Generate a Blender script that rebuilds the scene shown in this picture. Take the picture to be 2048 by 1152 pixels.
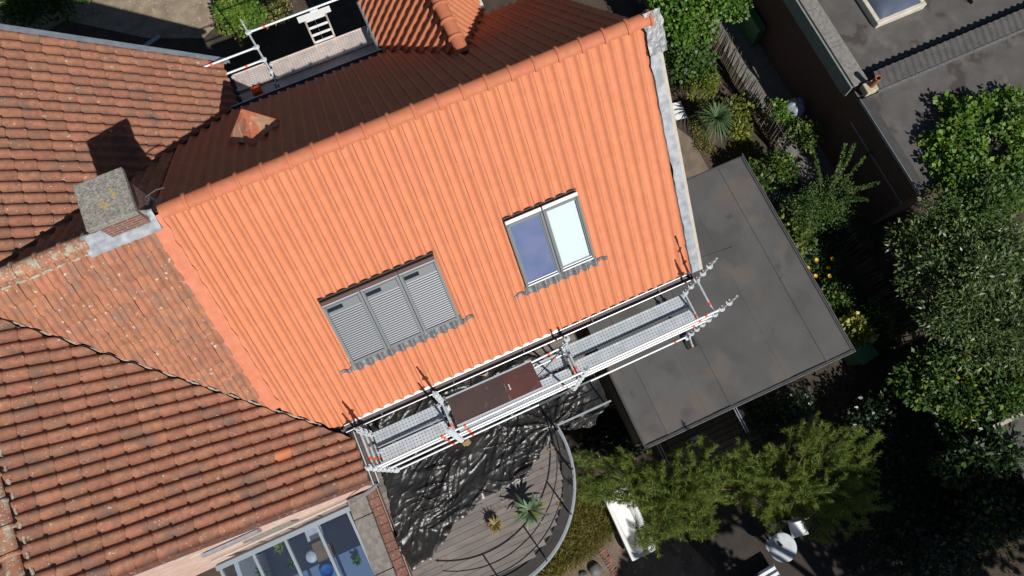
import bpy, bmesh, math, random
import numpy as np
from mathutils import Vector, Matrix, noise
R = math.radians
random.seed(7)
for o in list(bpy.data.objects): bpy.data.objects.remove(o)
scene = bpy.context.scene
C = scene.collection
# ------------------------------------------------------------------ camera
# world axes = house axes: x (u) along the main ridge, y (v) across it, z up, metres.
FPX, TILT, CAMH, YAW = 1450.0, math.atan(384 / 1450.0), 20.0, R(24)
xi = Vector((math.cos(YAW), -math.sin(YAW), 0)); yi = Vector((math.sin(YAW), math.cos(YAW), 0)); zi = Vector((0, 0, 1))
vd = yi * math.sin(TILT) - zi * math.cos(TILT); vu = yi * math.cos(TILT) + zi * math.sin(TILT)
cam = bpy.data.cameras.new('camera'); camo = bpy.data.objects.new('camera', cam); C.objects.link(camo)
cam.sensor_width = 36; cam.lens = FPX / 2048 * 36; cam.clip_end = 500; cam.clip_start = .1
cm = Matrix((xi, vu, -vd)).transposed().to_4x4(); cm.translation = (0, 0, CAMH); camo.matrix_world = cm
scene.camera = camo
# ------------------------------------------------------------------ sky and sun
SUN = Vector((.208, -1, 1.0)).normalized()
w = bpy.data.worlds.new('World'); scene.world = w; w.use_nodes = True
nt = w.node_tree; bg = nt.nodes['Background']
sky = nt.nodes.new('ShaderNodeTexSky'); sky.sky_type = 'NISHITA'; sky.sun_disc = False
sky.sun_elevation = math.asin(SUN.z); sky.sun_rotation = math.atan2(SUN.x, SUN.y)
sky.air_density = .8; sky.dust_density = .3; sky.altitude = 0
nt.links.new(sky.outputs[0], bg.inputs[0]); bg.inputs[1].default_value = .05
sl = bpy.data.lights.new('sun', 'SUN'); sl.energy = 5.0; sl.angle = R(.5); sl.color = (1, .965, .92)
so = bpy.data.objects.new('sun', sl); C.objects.link(so); so.location = (5, -20, 30)
so.rotation_euler = (-SUN).to_track_quat('-Z', 'Y').to_euler()
scene.view_settings.view_transform = 'Standard'; scene.view_settings.look = 'None'
scene.view_settings.gamma = 1; scene.view_settings.use_curve_mapping = False
scene.view_settings.exposure = 0.0
scene.render.engine = 'CYCLES'
scene.cycles.max_bounces = 6; scene.cycles.transparent_max_bounces = 12

def at(px, py, z):
    r = vd + xi * ((px - 1024) / FPX) + vu * ((576 - py) / FPX)
    return Vector((0, 0, CAMH)) + r * ((z - CAMH) / r.z)
# ------------------------------------------------------------------ materials
MATS = {}
def mat(name, c1, c2=None, scale=6., rough=.7, metal=0., bump=0., bscale=40., rand=0., spots=None, detail=5., spec=.5, stretch=None, lo=.35, hi=.65, mot=None):
    m = bpy.data.materials.new(name); m.use_nodes = True; MATS[name] = m
    n = m.node_tree.nodes; l = m.node_tree.links; p = n['Principled BSDF']
    p.inputs['Roughness'].default_value = rough; p.inputs['Metallic'].default_value = metal
    p.inputs['Specular IOR Level'].default_value = spec
    g = n.new('ShaderNodeNewGeometry'); pos = g.outputs['Position']
    if stretch:
        mp = n.new('ShaderNodeVectorMath'); mp.operation = 'MULTIPLY'; mp.inputs[1].default_value = stretch
        l.new(pos, mp.inputs[0]); pos = mp.outputs[0]
    c2 = c2 or c1
    nz = n.new('ShaderNodeTexNoise'); nz.inputs['Scale'].default_value = scale; nz.inputs['Detail'].default_value = detail
    l.new(pos, nz.inputs['Vector'])
    mr = n.new('ShaderNodeMapRange'); mr.inputs[1].default_value = lo; mr.inputs[2].default_value = hi
    l.new(nz.outputs[0], mr.inputs[0])
    mx = n.new('ShaderNodeMix'); mx.data_type = 'RGBA'; mx.inputs[6].default_value = (*c1, 1); mx.inputs[7].default_value = (*c2, 1)
    l.new(mr.outputs[0], mx.inputs[0]); col = mx.outputs[2]
    if rand:
        oi = n.new('ShaderNodeObjectInfo'); ad = n.new('ShaderNodeMath'); ad.operation = 'ADD'
        l.new(oi.outputs['Random'], ad.inputs[0]); l.new(g.outputs['Random Per Island'], ad.inputs[1])
        fr = n.new('ShaderNodeMath'); fr.operation = 'FRACT'; l.new(ad.outputs[0], fr.inputs[0])
        m2 = n.new('ShaderNodeMapRange'); m2.inputs[3].default_value = 1 - rand; m2.inputs[4].default_value = 1 + rand
        l.new(fr.outputs[0], m2.inputs[0])
        hs = n.new('ShaderNodeHueSaturation'); l.new(col, hs.inputs['Color']); l.new(m2.outputs[0], hs.inputs['Value'])
        f2 = n.new('ShaderNodeMath'); f2.operation = 'MULTIPLY_ADD'; f2.inputs[1].default_value = 7.31; f2.inputs[2].default_value = .2
        l.new(fr.outputs[0], f2.inputs[0]); f3 = n.new('ShaderNodeMath'); f3.operation = 'FRACT'; l.new(f2.outputs[0], f3.inputs[0])
        m3 = n.new('ShaderNodeMapRange'); m3.inputs[3].default_value = .5 - rand * .045; m3.inputs[4].default_value = .5 + rand * .045
        l.new(f3.outputs[0], m3.inputs[0]); l.new(m3.outputs[0], hs.inputs['Hue'])
        col = hs.outputs[0]
    for sp in ([mot] if mot else []) + (spots if isinstance(spots, list) else [spots] if spots else []):
        sc, thr, soft, scol = sp   # blotches of another colour
        z2 = n.new('ShaderNodeTexNoise'); z2.inputs['Scale'].default_value = sc; z2.inputs['Detail'].default_value = 3
        l.new(pos, z2.inputs['Vector'])
        r2 = n.new('ShaderNodeMapRange'); r2.inputs[1].default_value = thr; r2.inputs[2].default_value = thr + soft
        l.new(z2.outputs[0], r2.inputs[0])
        x2 = n.new('ShaderNodeMix'); x2.data_type = 'RGBA'; x2.inputs[7].default_value = (*scol, 1)
        l.new(r2.outputs[0], x2.inputs[0]); l.new(col, x2.inputs[6]); col = x2.outputs[2]
    l.new(col, p.inputs['Base Color'])
    if bump:
        nb = n.new('ShaderNodeTexNoise'); nb.inputs['Scale'].default_value = bscale; nb.inputs['Detail'].default_value = 4
        l.new(pos, nb.inputs['Vector'])
        b = n.new('ShaderNodeBump'); b.inputs['Strength'].default_value = bump; b.inputs['Distance'].default_value = .02
        l.new(nb.outputs[0], b.inputs['Height']); l.new(b.outputs[0], p.inputs['Normal'])
    return m
def leafmat(name, c1, c2, rough=.5, trans=.35, spec=.4):
    m = mat(name, c1, c2, scale=1.7, rough=rough, rand=.45, spec=spec)
    n = m.node_tree.nodes; l = m.node_tree.links; p = n['Principled BSDF']; out = n['Material Output']
    t = n.new('ShaderNodeBsdfTranslucent'); mxs = n.new('ShaderNodeMixShader'); mxs.inputs[0].default_value = trans
    src = p.inputs['Base Color'].links[0].from_socket; l.new(src, t.inputs[0])
    l.new(p.outputs[0], mxs.inputs[1]); l.new(t.outputs[0], mxs.inputs[2]); l.new(mxs.outputs[0], out.inputs[0])
    return m
def brickmat(name, c1, c2, mortar, scale, plane='yz'):
    m = mat(name, c1); n = m.node_tree.nodes; l = m.node_tree.links; p = n['Principled BSDF']
    g = n.new('ShaderNodeNewGeometry'); s = n.new('ShaderNodeSeparateXYZ'); c = n.new('ShaderNodeCombineXYZ'); l.new(g.outputs['Position'], s.inputs[0])
    ad = n.new('ShaderNodeMath'); ad.operation = 'ADD'; l.new(s.outputs[0], ad.inputs[0]); l.new(s.outputs[1], ad.inputs[1])
    l.new(ad.outputs[0], c.inputs[0]); l.new(s.outputs[2], c.inputs[1])
    b = n.new('ShaderNodeTexBrick'); b.inputs['Scale'].default_value = scale
    b.inputs['Color1'].default_value = (*c1, 1); b.inputs['Color2'].default_value = (*c2, 1); b.inputs['Mortar'].default_value = (*mortar, 1)
    b.inputs['Brick Width'].default_value = .22; b.inputs['Row Height'].default_value = .07; b.inputs['Mortar Size'].default_value = .008
    l.new(c.outputs[0], b.inputs[0]); l.new(b.outputs[0], p.inputs['Base Color'])
    bp = n.new('ShaderNodeBump'); bp.inputs['Strength'].default_value = .6; bp.inputs['Distance'].default_value = .01
    l.new(b.outputs['Fac'], bp.inputs['Height']); bp.invert = True; l.new(bp.outputs[0], p.inputs['Normal'])
    return m
def glassmat(name, tint, gloss=.35, rough=.02):
    m = bpy.data.materials.new(name); m.use_nodes = True; n = m.node_tree.nodes; l = m.node_tree.links
    n.remove(n['Principled BSDF']); out = n['Material Output']
    t = n.new('ShaderNodeBsdfTransparent'); t.inputs[0].default_value = (*tint, 1)
    g = n.new('ShaderNodeBsdfGlossy'); g.inputs['Roughness'].default_value = rough
    lw = n.new('ShaderNodeLayerWeight'); lw.inputs[0].default_value = gloss
    x = n.new('ShaderNodeMixShader'); l.new(lw.outputs['Fresnel'], x.inputs[0]); l.new(t.outputs[0], x.inputs[1]); l.new(g.outputs[0], x.inputs[2])
    l.new(x.outputs[0], out.inputs[0]); MATS[name] = m; return m
def dotmat(name, c, dark, fu, fv, r):
    m = mat(name, c, tuple(k * .8 for k in c), scale=5, rough=.5, metal=.35, spots=(2.6, .63, .12, (.55, .36, .27))); n = m.node_tree.nodes; l = m.node_tree.links; p = n['Principled BSDF']
    src = p.inputs['Base Color'].links[0].from_socket
    g = n.new('ShaderNodeNewGeometry'); v = n.new('ShaderNodeVectorMath'); v.operation = 'MULTIPLY'; v.inputs[1].default_value = (fu, fv, 0)
    f = n.new('ShaderNodeVectorMath'); f.operation = 'FRACTION'; d = n.new('ShaderNodeVectorMath'); d.operation = 'DISTANCE'; d.inputs[1].default_value = (.5, .5, 0)
    l.new(g.outputs['Position'], v.inputs[0]); l.new(v.outputs[0], f.inputs[0]); l.new(f.outputs[0], d.inputs[0])
    k = n.new('ShaderNodeMath'); k.operation = 'LESS_THAN'; k.inputs[1].default_value = r; l.new(d.outputs['Value'], k.inputs[0])
    x = n.new('ShaderNodeMix'); x.data_type = 'RGBA'; x.inputs[7].default_value = (*dark, 1)
    l.new(k.outputs[0], x.inputs[0]); l.new(src, x.inputs[6]); l.new(x.outputs[2], p.inputs['Base Color'])
    return m
M_NEW = mat('new_tile', (.575, .218, .115), (.55, .20, .101), scale=6, rough=.8, rand=.032, bump=.04, bscale=90, spec=.2, spots=(60, .77, .02, (.3, .1, .05)))
M_RID = mat('new_ridge', (.51, .175, .092), (.46, .152, .076), scale=9, rough=.7, rand=.05, spec=.25, spots=(38, .74, .02, (.12, .05, .03)))
LICH = [(2.0, .56, .14, (.18, .105, .078)), (3.1, .54, .2, (.21, .125, .09)), (13, .60, .12, (.17, .105, .08)), (34, .68, .03, (.50, .45, .38)), (9, .685, .05, (.40, .36, .28))]
M_OLD = mat('old_tile', (.345, .152, .092), (.25, .115, .075), scale=11, rough=.85, rand=.12, bump=.25, bscale=70, spots=LICH, spec=.2)
M_OLD2 = mat('old_tile_lichen', (.41, .175, .098), (.29, .135, .085), scale=7, rough=.85, rand=.10, bump=.25, bscale=70, spec=.2,
             spots=[(3.1, .52, .2, (.25, .15, .11)), (11, .66, .06, (.50, .44, .35)), (30, .70, .03, (.58, .53, .44))])
M_ORID = mat('old_ridge', (.36, .14, .075), (.3, .16, .1), scale=8, rough=.85, rand=.15, bump=.3, bscale=50, spots=[(9, .52, .1, (.36, .32, .24)), (30, .6, .05, (.5, .46, .38))])
M_MORT = mat('mortar', (.42, .37, .3), (.3, .27, .22), scale=20, rough=.95, bump=.6, bscale=40)
M_UNDER = mat('roof_underlay', (.03, .018, .014), rough=.9)
M_SALM = mat('salmon_membrane', (.575, .20, .112), (.525, .172, .092), scale=7, rough=.6, bump=.6, bscale=12, spec=.3)
M_LEAD = mat('lead', (.22, .225, .23), (.14, .145, .15), scale=14, rough=.45, metal=.3, bump=.7, bscale=16)
M_LEADL = mat('bright_lead', (.33, .35, .375), (.21, .23, .25), scale=7, rough=.55, metal=.1, bump=.35, bscale=9)
M_ZINC = mat('zinc', (.42, .46, .5), (.32, .35, .39), scale=8, rough=.4, metal=.5)
M_ZINCD = mat('gutter_inside', (.10, .085, .08), (.07, .06, .06), scale=12, rough=.7)
M_BEAD = mat('gutter_bead', (.75, .76, .76), rough=.35, metal=.2)
M_GALV = mat('galvanised', (.62, .67, .70), (.52, .57, .61), scale=16, rough=.42, metal=.3)
M_RAILG = mat('railing_zinc', (.36, .40, .42), (.28, .31, .33), scale=12, rough=.5, metal=.2)
M_GALVW = mat('galvanised_rail', (.74, .79, .80), (.66, .7, .72), scale=10, rough=.4, metal=.15)
M_RED = mat('red_band', (.85, .10, .03), rough=.5)
M_DECK = dotmat('perforated_steel', (.60, .65, .68), (.26, .29, .31), 1 / .07, 1 / .064, .24)
M_DECK2 = dotmat('perforated_dusty', (.76, .65, .58), (.45, .4, .38), 1 / .07, 1 / .064, .24)
M_PLY = mat('phenolic_plywood', (.075, .045, .038), (.055, .035, .032), scale=3, rough=.5, spots=(6, .62, .15, (.12, .09, .08)))
M_PLY2 = mat('hatch_plywood', (.11, .04, .032), (.085, .035, .03), scale=3, rough=.45, spots=(5, .58, .2, (.16, .09, .08)))
M_FRAME = mat('window_frame', (.125, .14, .143), rough=.5)
M_FRAMEL = mat('window_frame_light', (.15, .165, .172), rough=.45)
M_SLAT = mat('shutter_slat', (.215, .228, .247), rough=.45, metal=.1)
M_SOLAR = mat('solar_cell', (.012, .016, .025), rough=.15)
M_BROWNC = mat('brown_cover', (.06, .03, .028), rough=.5)
M_WHITE = mat('white_paint', (.8, .8, .79), (.72, .72, .71), scale=8, rough=.45)
M_SKYPANE = mat('painted_sky_pane', (.095, .135, .25), (.14, .16, .28), scale=2.5, rough=.03, spec=.8)  # blue mottle paints the reflected cloudy sky into the glass colour
M_BLIND = mat('white_blind', (.54, .59, .59), rough=.6)
M_GLASS = glassmat('pane_glass', (.96, .98, .98), .2)
M_CGLASS = glassmat('conservatory_glass', (.82, .89, .95), .5)
M_CONC = mat('concrete', (.33, .31, .265), (.17, .16, .14), scale=26, rough=.95, bump=.8, bscale=50, spots=[(30, .62, .05, (.10, .095, .085)), (22, .64, .05, (.46, .43, .36)), (5, .66, .05, (.42, .28, .1))])
M_COPE = mat('concrete_coping', (.25, .235, .21), (.165, .155, .14), scale=9, rough=.95, bump=.4, bscale=60, spots=(28, .62, .06, (.14, .13, .115)))
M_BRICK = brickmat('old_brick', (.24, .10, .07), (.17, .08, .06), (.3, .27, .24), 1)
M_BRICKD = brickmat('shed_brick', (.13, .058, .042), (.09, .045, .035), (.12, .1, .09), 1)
M_RBRICK = mat('red_brick', (.25, .11, .08), (.17, .085, .065), scale=14, rough=.9, bump=.5, bscale=50, rand=.15, spots=[(16, .58, .1, (.28, .22, .18)), (5, .55, .1, (.13, .09, .07))])
M_PINK = mat('pink_render', (.60, .42, .34), (.52, .33, .26), scale=4, rough=.9, bump=.2, bscale=50, spots=[(5, .6, .05, (.62, .55, .48)), (9, .68, .03, (.35, .3, .26))])
M_BEIGE = mat('beige_board', (.46, .41, .34), (.38, .34, .29), scale=9, rough=.8)
M_WALL = mat('house_wall', (.2, .16, .13), (.15, .12, .1), scale=3, rough=.9)
M_FELT = mat('roof_felt', (.094, .091, .088), (.078, .075, .073), scale=1.6, rough=.88, bump=.25, bscale=160, rand=.05, spots=[(1.2, .55, .12, (.112, .096, .083)), (.8, .60, .06, (.072, .069, .067)), (2.2, .69, .08, (.06, .056, .053)), (55, .72, .04, (.16, .155, .15))])
M_FELTE = mat('felt_edge', (.06, .058, .056), (.045, .043, .042), scale=5, rough=.8, bump=.2, bscale=60)
M_EDGE = mat('edge_metal', (.13, .13, .13), (.09, .09, .09), scale=9, rough=.6)
M_FELTS = mat('shed_felt', (.10, .092, .085), (.075, .07, .065), scale=2.2, rough=.9, bump=.2, bscale=120, spots=[(1.1, .57, .05, (.055, .045, .04)), (26, .74, .03, (.3, .29, .27)), (1.7, .6, .2, (.15, .135, .12))])
M_TARP = mat('black_plastic', (.017, .0165, .0165), (.025, .024, .023), scale=2, rough=.37, bump=.12, bscale=30, spec=.45, spots=[(1.6, .58, .2, (.055, .048, .042)), (14, .70, .05, (.09, .07, .05))])
M_BOARD = mat('deck_board', (.205, .178, .16), (.15, .13, .117), scale=6, rough=.85, rand=.13, stretch=(.25, 1, 1), bump=.3, bscale=60, spots=(1.6, .6, .15, (.13, .1, .085)))
M_EPDM = mat('black_upstand', (.05, .044, .04), (.035, .032, .03), scale=8, rough=.8, bump=.2, bscale=80)
M_BLOCK = mat('raw_timber', (.36, .23, .11), (.28, .17, .08), scale=12, rough=.8, stretch=(.3, 1, 1))
M_DWOOD = mat('weathered_timber', (.17, .13, .09), (.10, .078, .055), scale=14, rough=.9, rand=.3)
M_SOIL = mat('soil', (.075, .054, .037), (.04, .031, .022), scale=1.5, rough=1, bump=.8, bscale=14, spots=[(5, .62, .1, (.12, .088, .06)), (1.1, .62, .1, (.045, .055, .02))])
M_SAND = mat('sunlit_yard_sand', (.30, .24, .17), (.20, .155, .11), scale=3, rough=1, bump=.5, bscale=25, spots=[(12, .6, .08, (.45, .37, .25)), (.9, .6, .1, (.2, .16, .11))])
M_PATH = mat('path_concrete', (.17, .16, .145), (.125, .118, .105), scale=4, rough=.95, bump=.3, bscale=60)
M_PAVE = mat('patio', (.045, .035, .029), (.032, .026, .022), scale=3, rough=.95, bump=.4, bscale=30)
M_GFASC = mat('pale_green_fascia', (.22, .25, .23), (.17, .2, .185), scale=5, rough=.8)
M_TERRA = mat('terracotta', (.32, .12, .06), (.25, .1, .055), scale=8, rough=.8)
M_GREENP = mat('green_plastic', (.03, .13, .05), (.04, .16, .07), scale=5, rough=.4)
M_ENAMEL = mat('white_enamel', (.82, .82, .8), rough=.12, spec=.6)
M_BLACK = mat('black_rubber', (.015, .015, .016), rough=.6)
M_BLUE = mat('blue_plastic', (.05, .16, .42), rough=.4)
M_CARD = mat('cardboard', (.36, .22, .13), (.3, .18, .1), scale=6, rough=.9)
M_DOME = mat('dome_acrylic', (.07, .085, .12), (.1, .12, .16), scale=2, rough=.12, spec=.7)
M_BARK = mat('bark', (.11, .075, .05), (.06, .043, .03), scale=12, rough=.95, bump=.8, bscale=30)
M_BARKP = mat('pine_bark', (.24, .15, .09), (.15, .09, .055), scale=12, rough=.95, bump=.8, bscale=30)
L_BRIGHT = leafmat('leaf_bright', (.135, .24, .03), (.08, .18, .022))
L_MID = leafmat('leaf_mid', (.075, .145, .024), (.048, .10, .018))
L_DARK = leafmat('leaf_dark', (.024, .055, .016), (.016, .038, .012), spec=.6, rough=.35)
L_YEL = leafmat('leaf_yellowgreen', (.20, .22, .03), (.12, .17, .022))
L_OLIVE = leafmat('leaf_greygreen', (.135, .19, .06), (.075, .125, .036), rough=.42, spec=.6)
L_FEATH = leafmat('leaf_feathery', (.10, .17, .036), (.065, .125, .026))
L_PINE = leafmat('needle', (.13, .20, .036), (.19, .245, .044), trans=.45)
L_PINET = leafmat('needle_tip', (.30, .32, .07), (.2, .26, .045), trans=.4)
L_YUC = leafmat('yucca_leaf', (.05, .095, .035), (.09, .13, .05), trans=.15)
L_AGA = leafmat('agave_leaf', (.085, .13, .075), (.12, .17, .08), trans=.15)
L_BLUE = leafmat('strap_leaf', (.05, .085, .065), (.03, .06, .045), trans=.15)
L_GRASS = leafmat('grass_blade', (.18, .23, .04), (.34, .30, .09), trans=.4)
L_DRY = leafmat('dry_grass', (.48, .38, .16), (.28, .26, .07), trans=.4)
L_VAR = leafmat('variegated_leaf', (.42, .40, .08), (.2, .24, .04), trans=.3)
M_YFL = mat('yellow_petal', (.75, .42, .01), rough=.6)
# ------------------------------------------------------------------ builders
def tag(o, label=None, cat=None, group=None, kind=None):
    if label: o['label'] = label
    if cat: o['category'] = cat
    if group: o['group'] = group
    if kind: o['kind'] = kind
    return o
WL = {}
def empty(name, loc, label=None, cat=None, group=None, kind=None):
    o = bpy.data.objects.new(name, None); o.location = loc; o.empty_display_size = .2; C.objects.link(o)
    WL[o.name] = Vector(loc); return tag(o, label, cat, group, kind)
def setparent(o, parent):
    o.parent = parent
    o.matrix_parent_inverse = Matrix.Translation(-WL[parent.name])
def link(o, parent=None, loc=None):
    C.objects.link(o)
    if loc is not None: o.location = loc
    WL[o.name] = Vector(o.location)
    if parent: setparent(o, parent)
    return o
class MB:
    def __init__(s): s.v = []; s.f = []
    def add(s, vs, fs):
        k = len(s.v); s.v += [tuple(a) for a in vs]; s.f += [tuple(i + k for i in f) for f in fs]; return s
    def box(s, x0, x1, y0, y1, z0, z1, M=None):
        vs = [Vector((x, y, z)) for z in (z0, z1) for y in (y0, y1) for x in (x0, x1)]
        if M: vs = [M @ a for a in vs]
        return s.add(vs, [(0, 2, 3, 1), (4, 5, 7, 6), (0, 1, 5, 4), (2, 6, 7, 3), (0, 4, 6, 2), (1, 3, 7, 5)])
    def tube(s, p0, p1, r, r1=None, n=8, caps=True):
        return s.path([p0, p1], [r, r if r1 is None else r1], n, caps)
    def path(s, pts, r, n=8, caps=True):
        pts = [Vector(p) for p in pts]; rs = r if isinstance(r, (list, tuple)) else [r] * len(pts)
        k = len(s.v)
        for i, p in enumerate(pts):
            d = (pts[min(i + 1, len(pts) - 1)] - pts[max(i - 1, 0)]).normalized()
            a = d.cross(Vector((0, 0, 1)) if abs(d.z) < .9 else Vector((1, 0, 0))).normalized(); b = d.cross(a)
            for j in range(n):
                t = 2 * math.pi * j / n; s.v.append(tuple(p + (a * math.cos(t) + b * math.sin(t)) * rs[i]))
        for i in range(len(pts) - 1):
            for j in range(n):
                j2 = (j + 1) % n; s.f.append((k + i * n + j, k + i * n + j2, k + (i + 1) * n + j2, k + (i + 1) * n + j))
        if caps:
            s.f.append(tuple(k + j for j in reversed(range(n)))); s.f.append(tuple(k + (len(pts) - 1) * n + j for j in range(n)))
        return s
    def prism(s, poly, z0, z1, M=None):
        n = len(poly); vs = [Vector((x, y, z0)) for x, y in poly] + [Vector((x, y, z1)) for x, y in poly]
        if M: vs = [M @ a for a in vs]
        return s.add(vs, [tuple(reversed(range(n))), tuple(range(n, 2 * n))] + [(i, (i + 1) % n, n + (i + 1) % n, n + i) for i in range(n)])
    def lathe(s, c, prof, n=20):
        k = len(s.v); c = Vector(c)
        for r, z in prof:
            for j in range(n):
                t = 2 * math.pi * j / n; s.v.append((c.x + r * math.cos(t), c.y + r * math.sin(t), c.z + z))
        for i in range(len(prof) - 1):
            for j in range(n):
                j2 = (j + 1) % n; s.f.append((k + i * n + j, k + i * n + j2, k + (i + 1) * n + j2, k + (i + 1) * n + j))
        s.f.append(tuple(k + j for j in reversed(range(n)))); s.f.append(tuple(k + (len(prof) - 1) * n + j for j in range(n)))
        return s
    def mesh(s, name, m, smooth=None, recalc=True):
        me = bpy.data.meshes.new(name); me.from_pydata(s.v, [], s.f); me.materials.append(m)
        if recalc and len(s.f) < 20000:
            bm = bmesh.new(); bm.from_mesh(me); bmesh.ops.recalc_face_normals(bm, faces=bm.faces); bm.to_mesh(me); bm.free()
        if smooth:
            me.shade_smooth(); me.set_sharp_from_angle(angle=R(smooth))
        return me
    def build(s, name, m, parent=None, smooth=None, label=None, cat=None, group=None, kind=None, recalc=True, bevel=0):
        a = np.array(s.v); c = Vector(((a[:, 0].min() + a[:, 0].max()) / 2, (a[:, 1].min() + a[:, 1].max()) / 2, a[:, 2].min()))
        s.v = [tuple(p) for p in (a - np.array(c))]
        me = s.mesh(name, m, smooth, recalc)
        o = bpy.data.objects.new(name, me); link(o, parent, c); tag(o, label, cat, group, kind)
        if bevel:
            b = o.modifiers.new('bevel', 'BEVEL'); b.width = bevel; b.segments = 2; b.limit_method = 'ANGLE'
        return o
def inst(name, me, parent, M):
    o = bpy.data.objects.new(name, me); C.objects.link(o)
    loc = M.to_translation(); WL[o.name] = loc
    o.matrix_basis = M
    if parent: setparent(o, parent)
    return o
def frame(o, s, t):
    s = Vector(s).normalized(); t = Vector(t).normalized(); n = s.cross(t)
    m = Matrix((s, t, n)).transposed().to_4x4(); m.translation = o; return m
Q = math.sqrt(2)
VR, ZR, VE, ZE = 6.02, 9.18, 2.33, 5.49       # main ridge / south eave
UC = -6.25                                     # where the main ridge runs into the cross roof
# ------------------------------------------------------------------ ground
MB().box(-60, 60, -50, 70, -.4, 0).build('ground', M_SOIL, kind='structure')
MB().prism([(-12, 17.4), (-7.2, 18.6), (-5.0, 16.9), (-3.4, 16.2), (-2.6, 16.6), (-2.8, 18.4), (-1.6, 19), (-1.8, 24), (-12, 26)], .0, .006).build('yard', M_SAND, kind='structure')  # sand only where the yard is sunlit; dark soil beyond stands in for shadow
MB().box(11.3, 12.5, 3.9, 18, .0, .03).build('garden_path', M_PATH, kind='structure')
MB().prism([(4.0, -6.2), (8.2, -6.2), (8.2, -3.2), (4.0, -3.4)], 0, .02).build('patio', M_PAVE, kind='structure')
MB().prism([(5.3, 4.9), (9.0, 4.9), (9.0, 6.9), (8.2, 8.6), (5.3, 8.6)], 0, .012).build('side_yard', mat('side_yard_soil', (.2, .15, .11), (.13, .1, .075), scale=3, rough=1, bump=.5, bscale=30), kind='structure')
MB().prism([(.6, -2.0), (2.0, -1.6), (3.2, -2.4), (3.9, -4.2), (2.2, -5.6), (-.6, -4.0)], 0, .008).build('bare_earth', mat('bare_earth', (.19, .14, .10), (.12, .09, .065), scale=2.5, rough=1, bump=.8, bscale=18, spots=[(7, .6, .1, (.25, .19, .13)), (2, .6, .1, (.08, .07, .03))]), kind='structure')
# ------------------------------------------------------------------ tiles
def tile_mesh(name, w, L, kind, m, lift, th, nose=(.02, .008)):
    K = 8; prof = []
    for k in range(K + 1):
        p = (0, .15, .32, .48, .58, .69, .80, .90, 1)[k] if kind == 'new' else (0, .13, .27, .4, .5, .6, .74, .9, 1)[k]
        if kind == 'new':
            h = (.002, -.010, -.016, -.009, .008, .033, .049, .046, .014)[k]
        else:
            h = .006 - .018 * math.sin(math.pi * p / .5) if p < .5 else .006 + .044 * math.sin(math.pi * (p - .5) / .6)
        prof.append((p * (w - (.0055 if kind == 'new' else 0)), h))
    b = MB(); n = K + 1; ny, nz = nose
    b.v = [(x, ny, h + lift) for x, h in prof] + [(x, L + .05, h - .004) for x, h in prof] + [(x, 0, h + lift - nz) for x, h in prof] + [(x, 0.002, h + lift - th - nz) for x, h in prof]
    b.f = [(i, i + 1, n + i + 1, n + i) for i in range(K)] + [(2 * n + i, 2 * n + i + 1, i + 1, i) for i in range(K)] + [(3 * n + i, 3 * n + i + 1, 2 * n + i + 1, 2 * n + i) for i in range(K)]
    b.f += [(3 * n, 2 * n, 0, n), (n - 1, 3 * n - 1, 4 * n - 1, 2 * n - 1)]
    return b.mesh(name, m, 50, recalc=False), prof
def pf(s_, w, prof):
    p = (s_ % w); 
    for (x0, h0), (x1, h1) in zip(prof[:-1], prof[1:]):
        if p <= x1: return h0 + (h1 - h0) * (p - x0) / (x1 - x0)
    return prof[-1][1]
WN, LN, WO, LO = .2164, .344, .2205, .335
T_NEW, PROF_N = tile_mesh('tile', WN, LN, 'new', M_NEW, .012, .012, (.014, .005))
T_OLD, _ = tile_mesh('tile', WO, LO, 'old', M_OLD, .034, .024, (.03, .014))
T_OLD2, _ = tile_mesh('tile', WO, LO, 'old', M_OLD2, .046, .024, (.055, .034))
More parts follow.
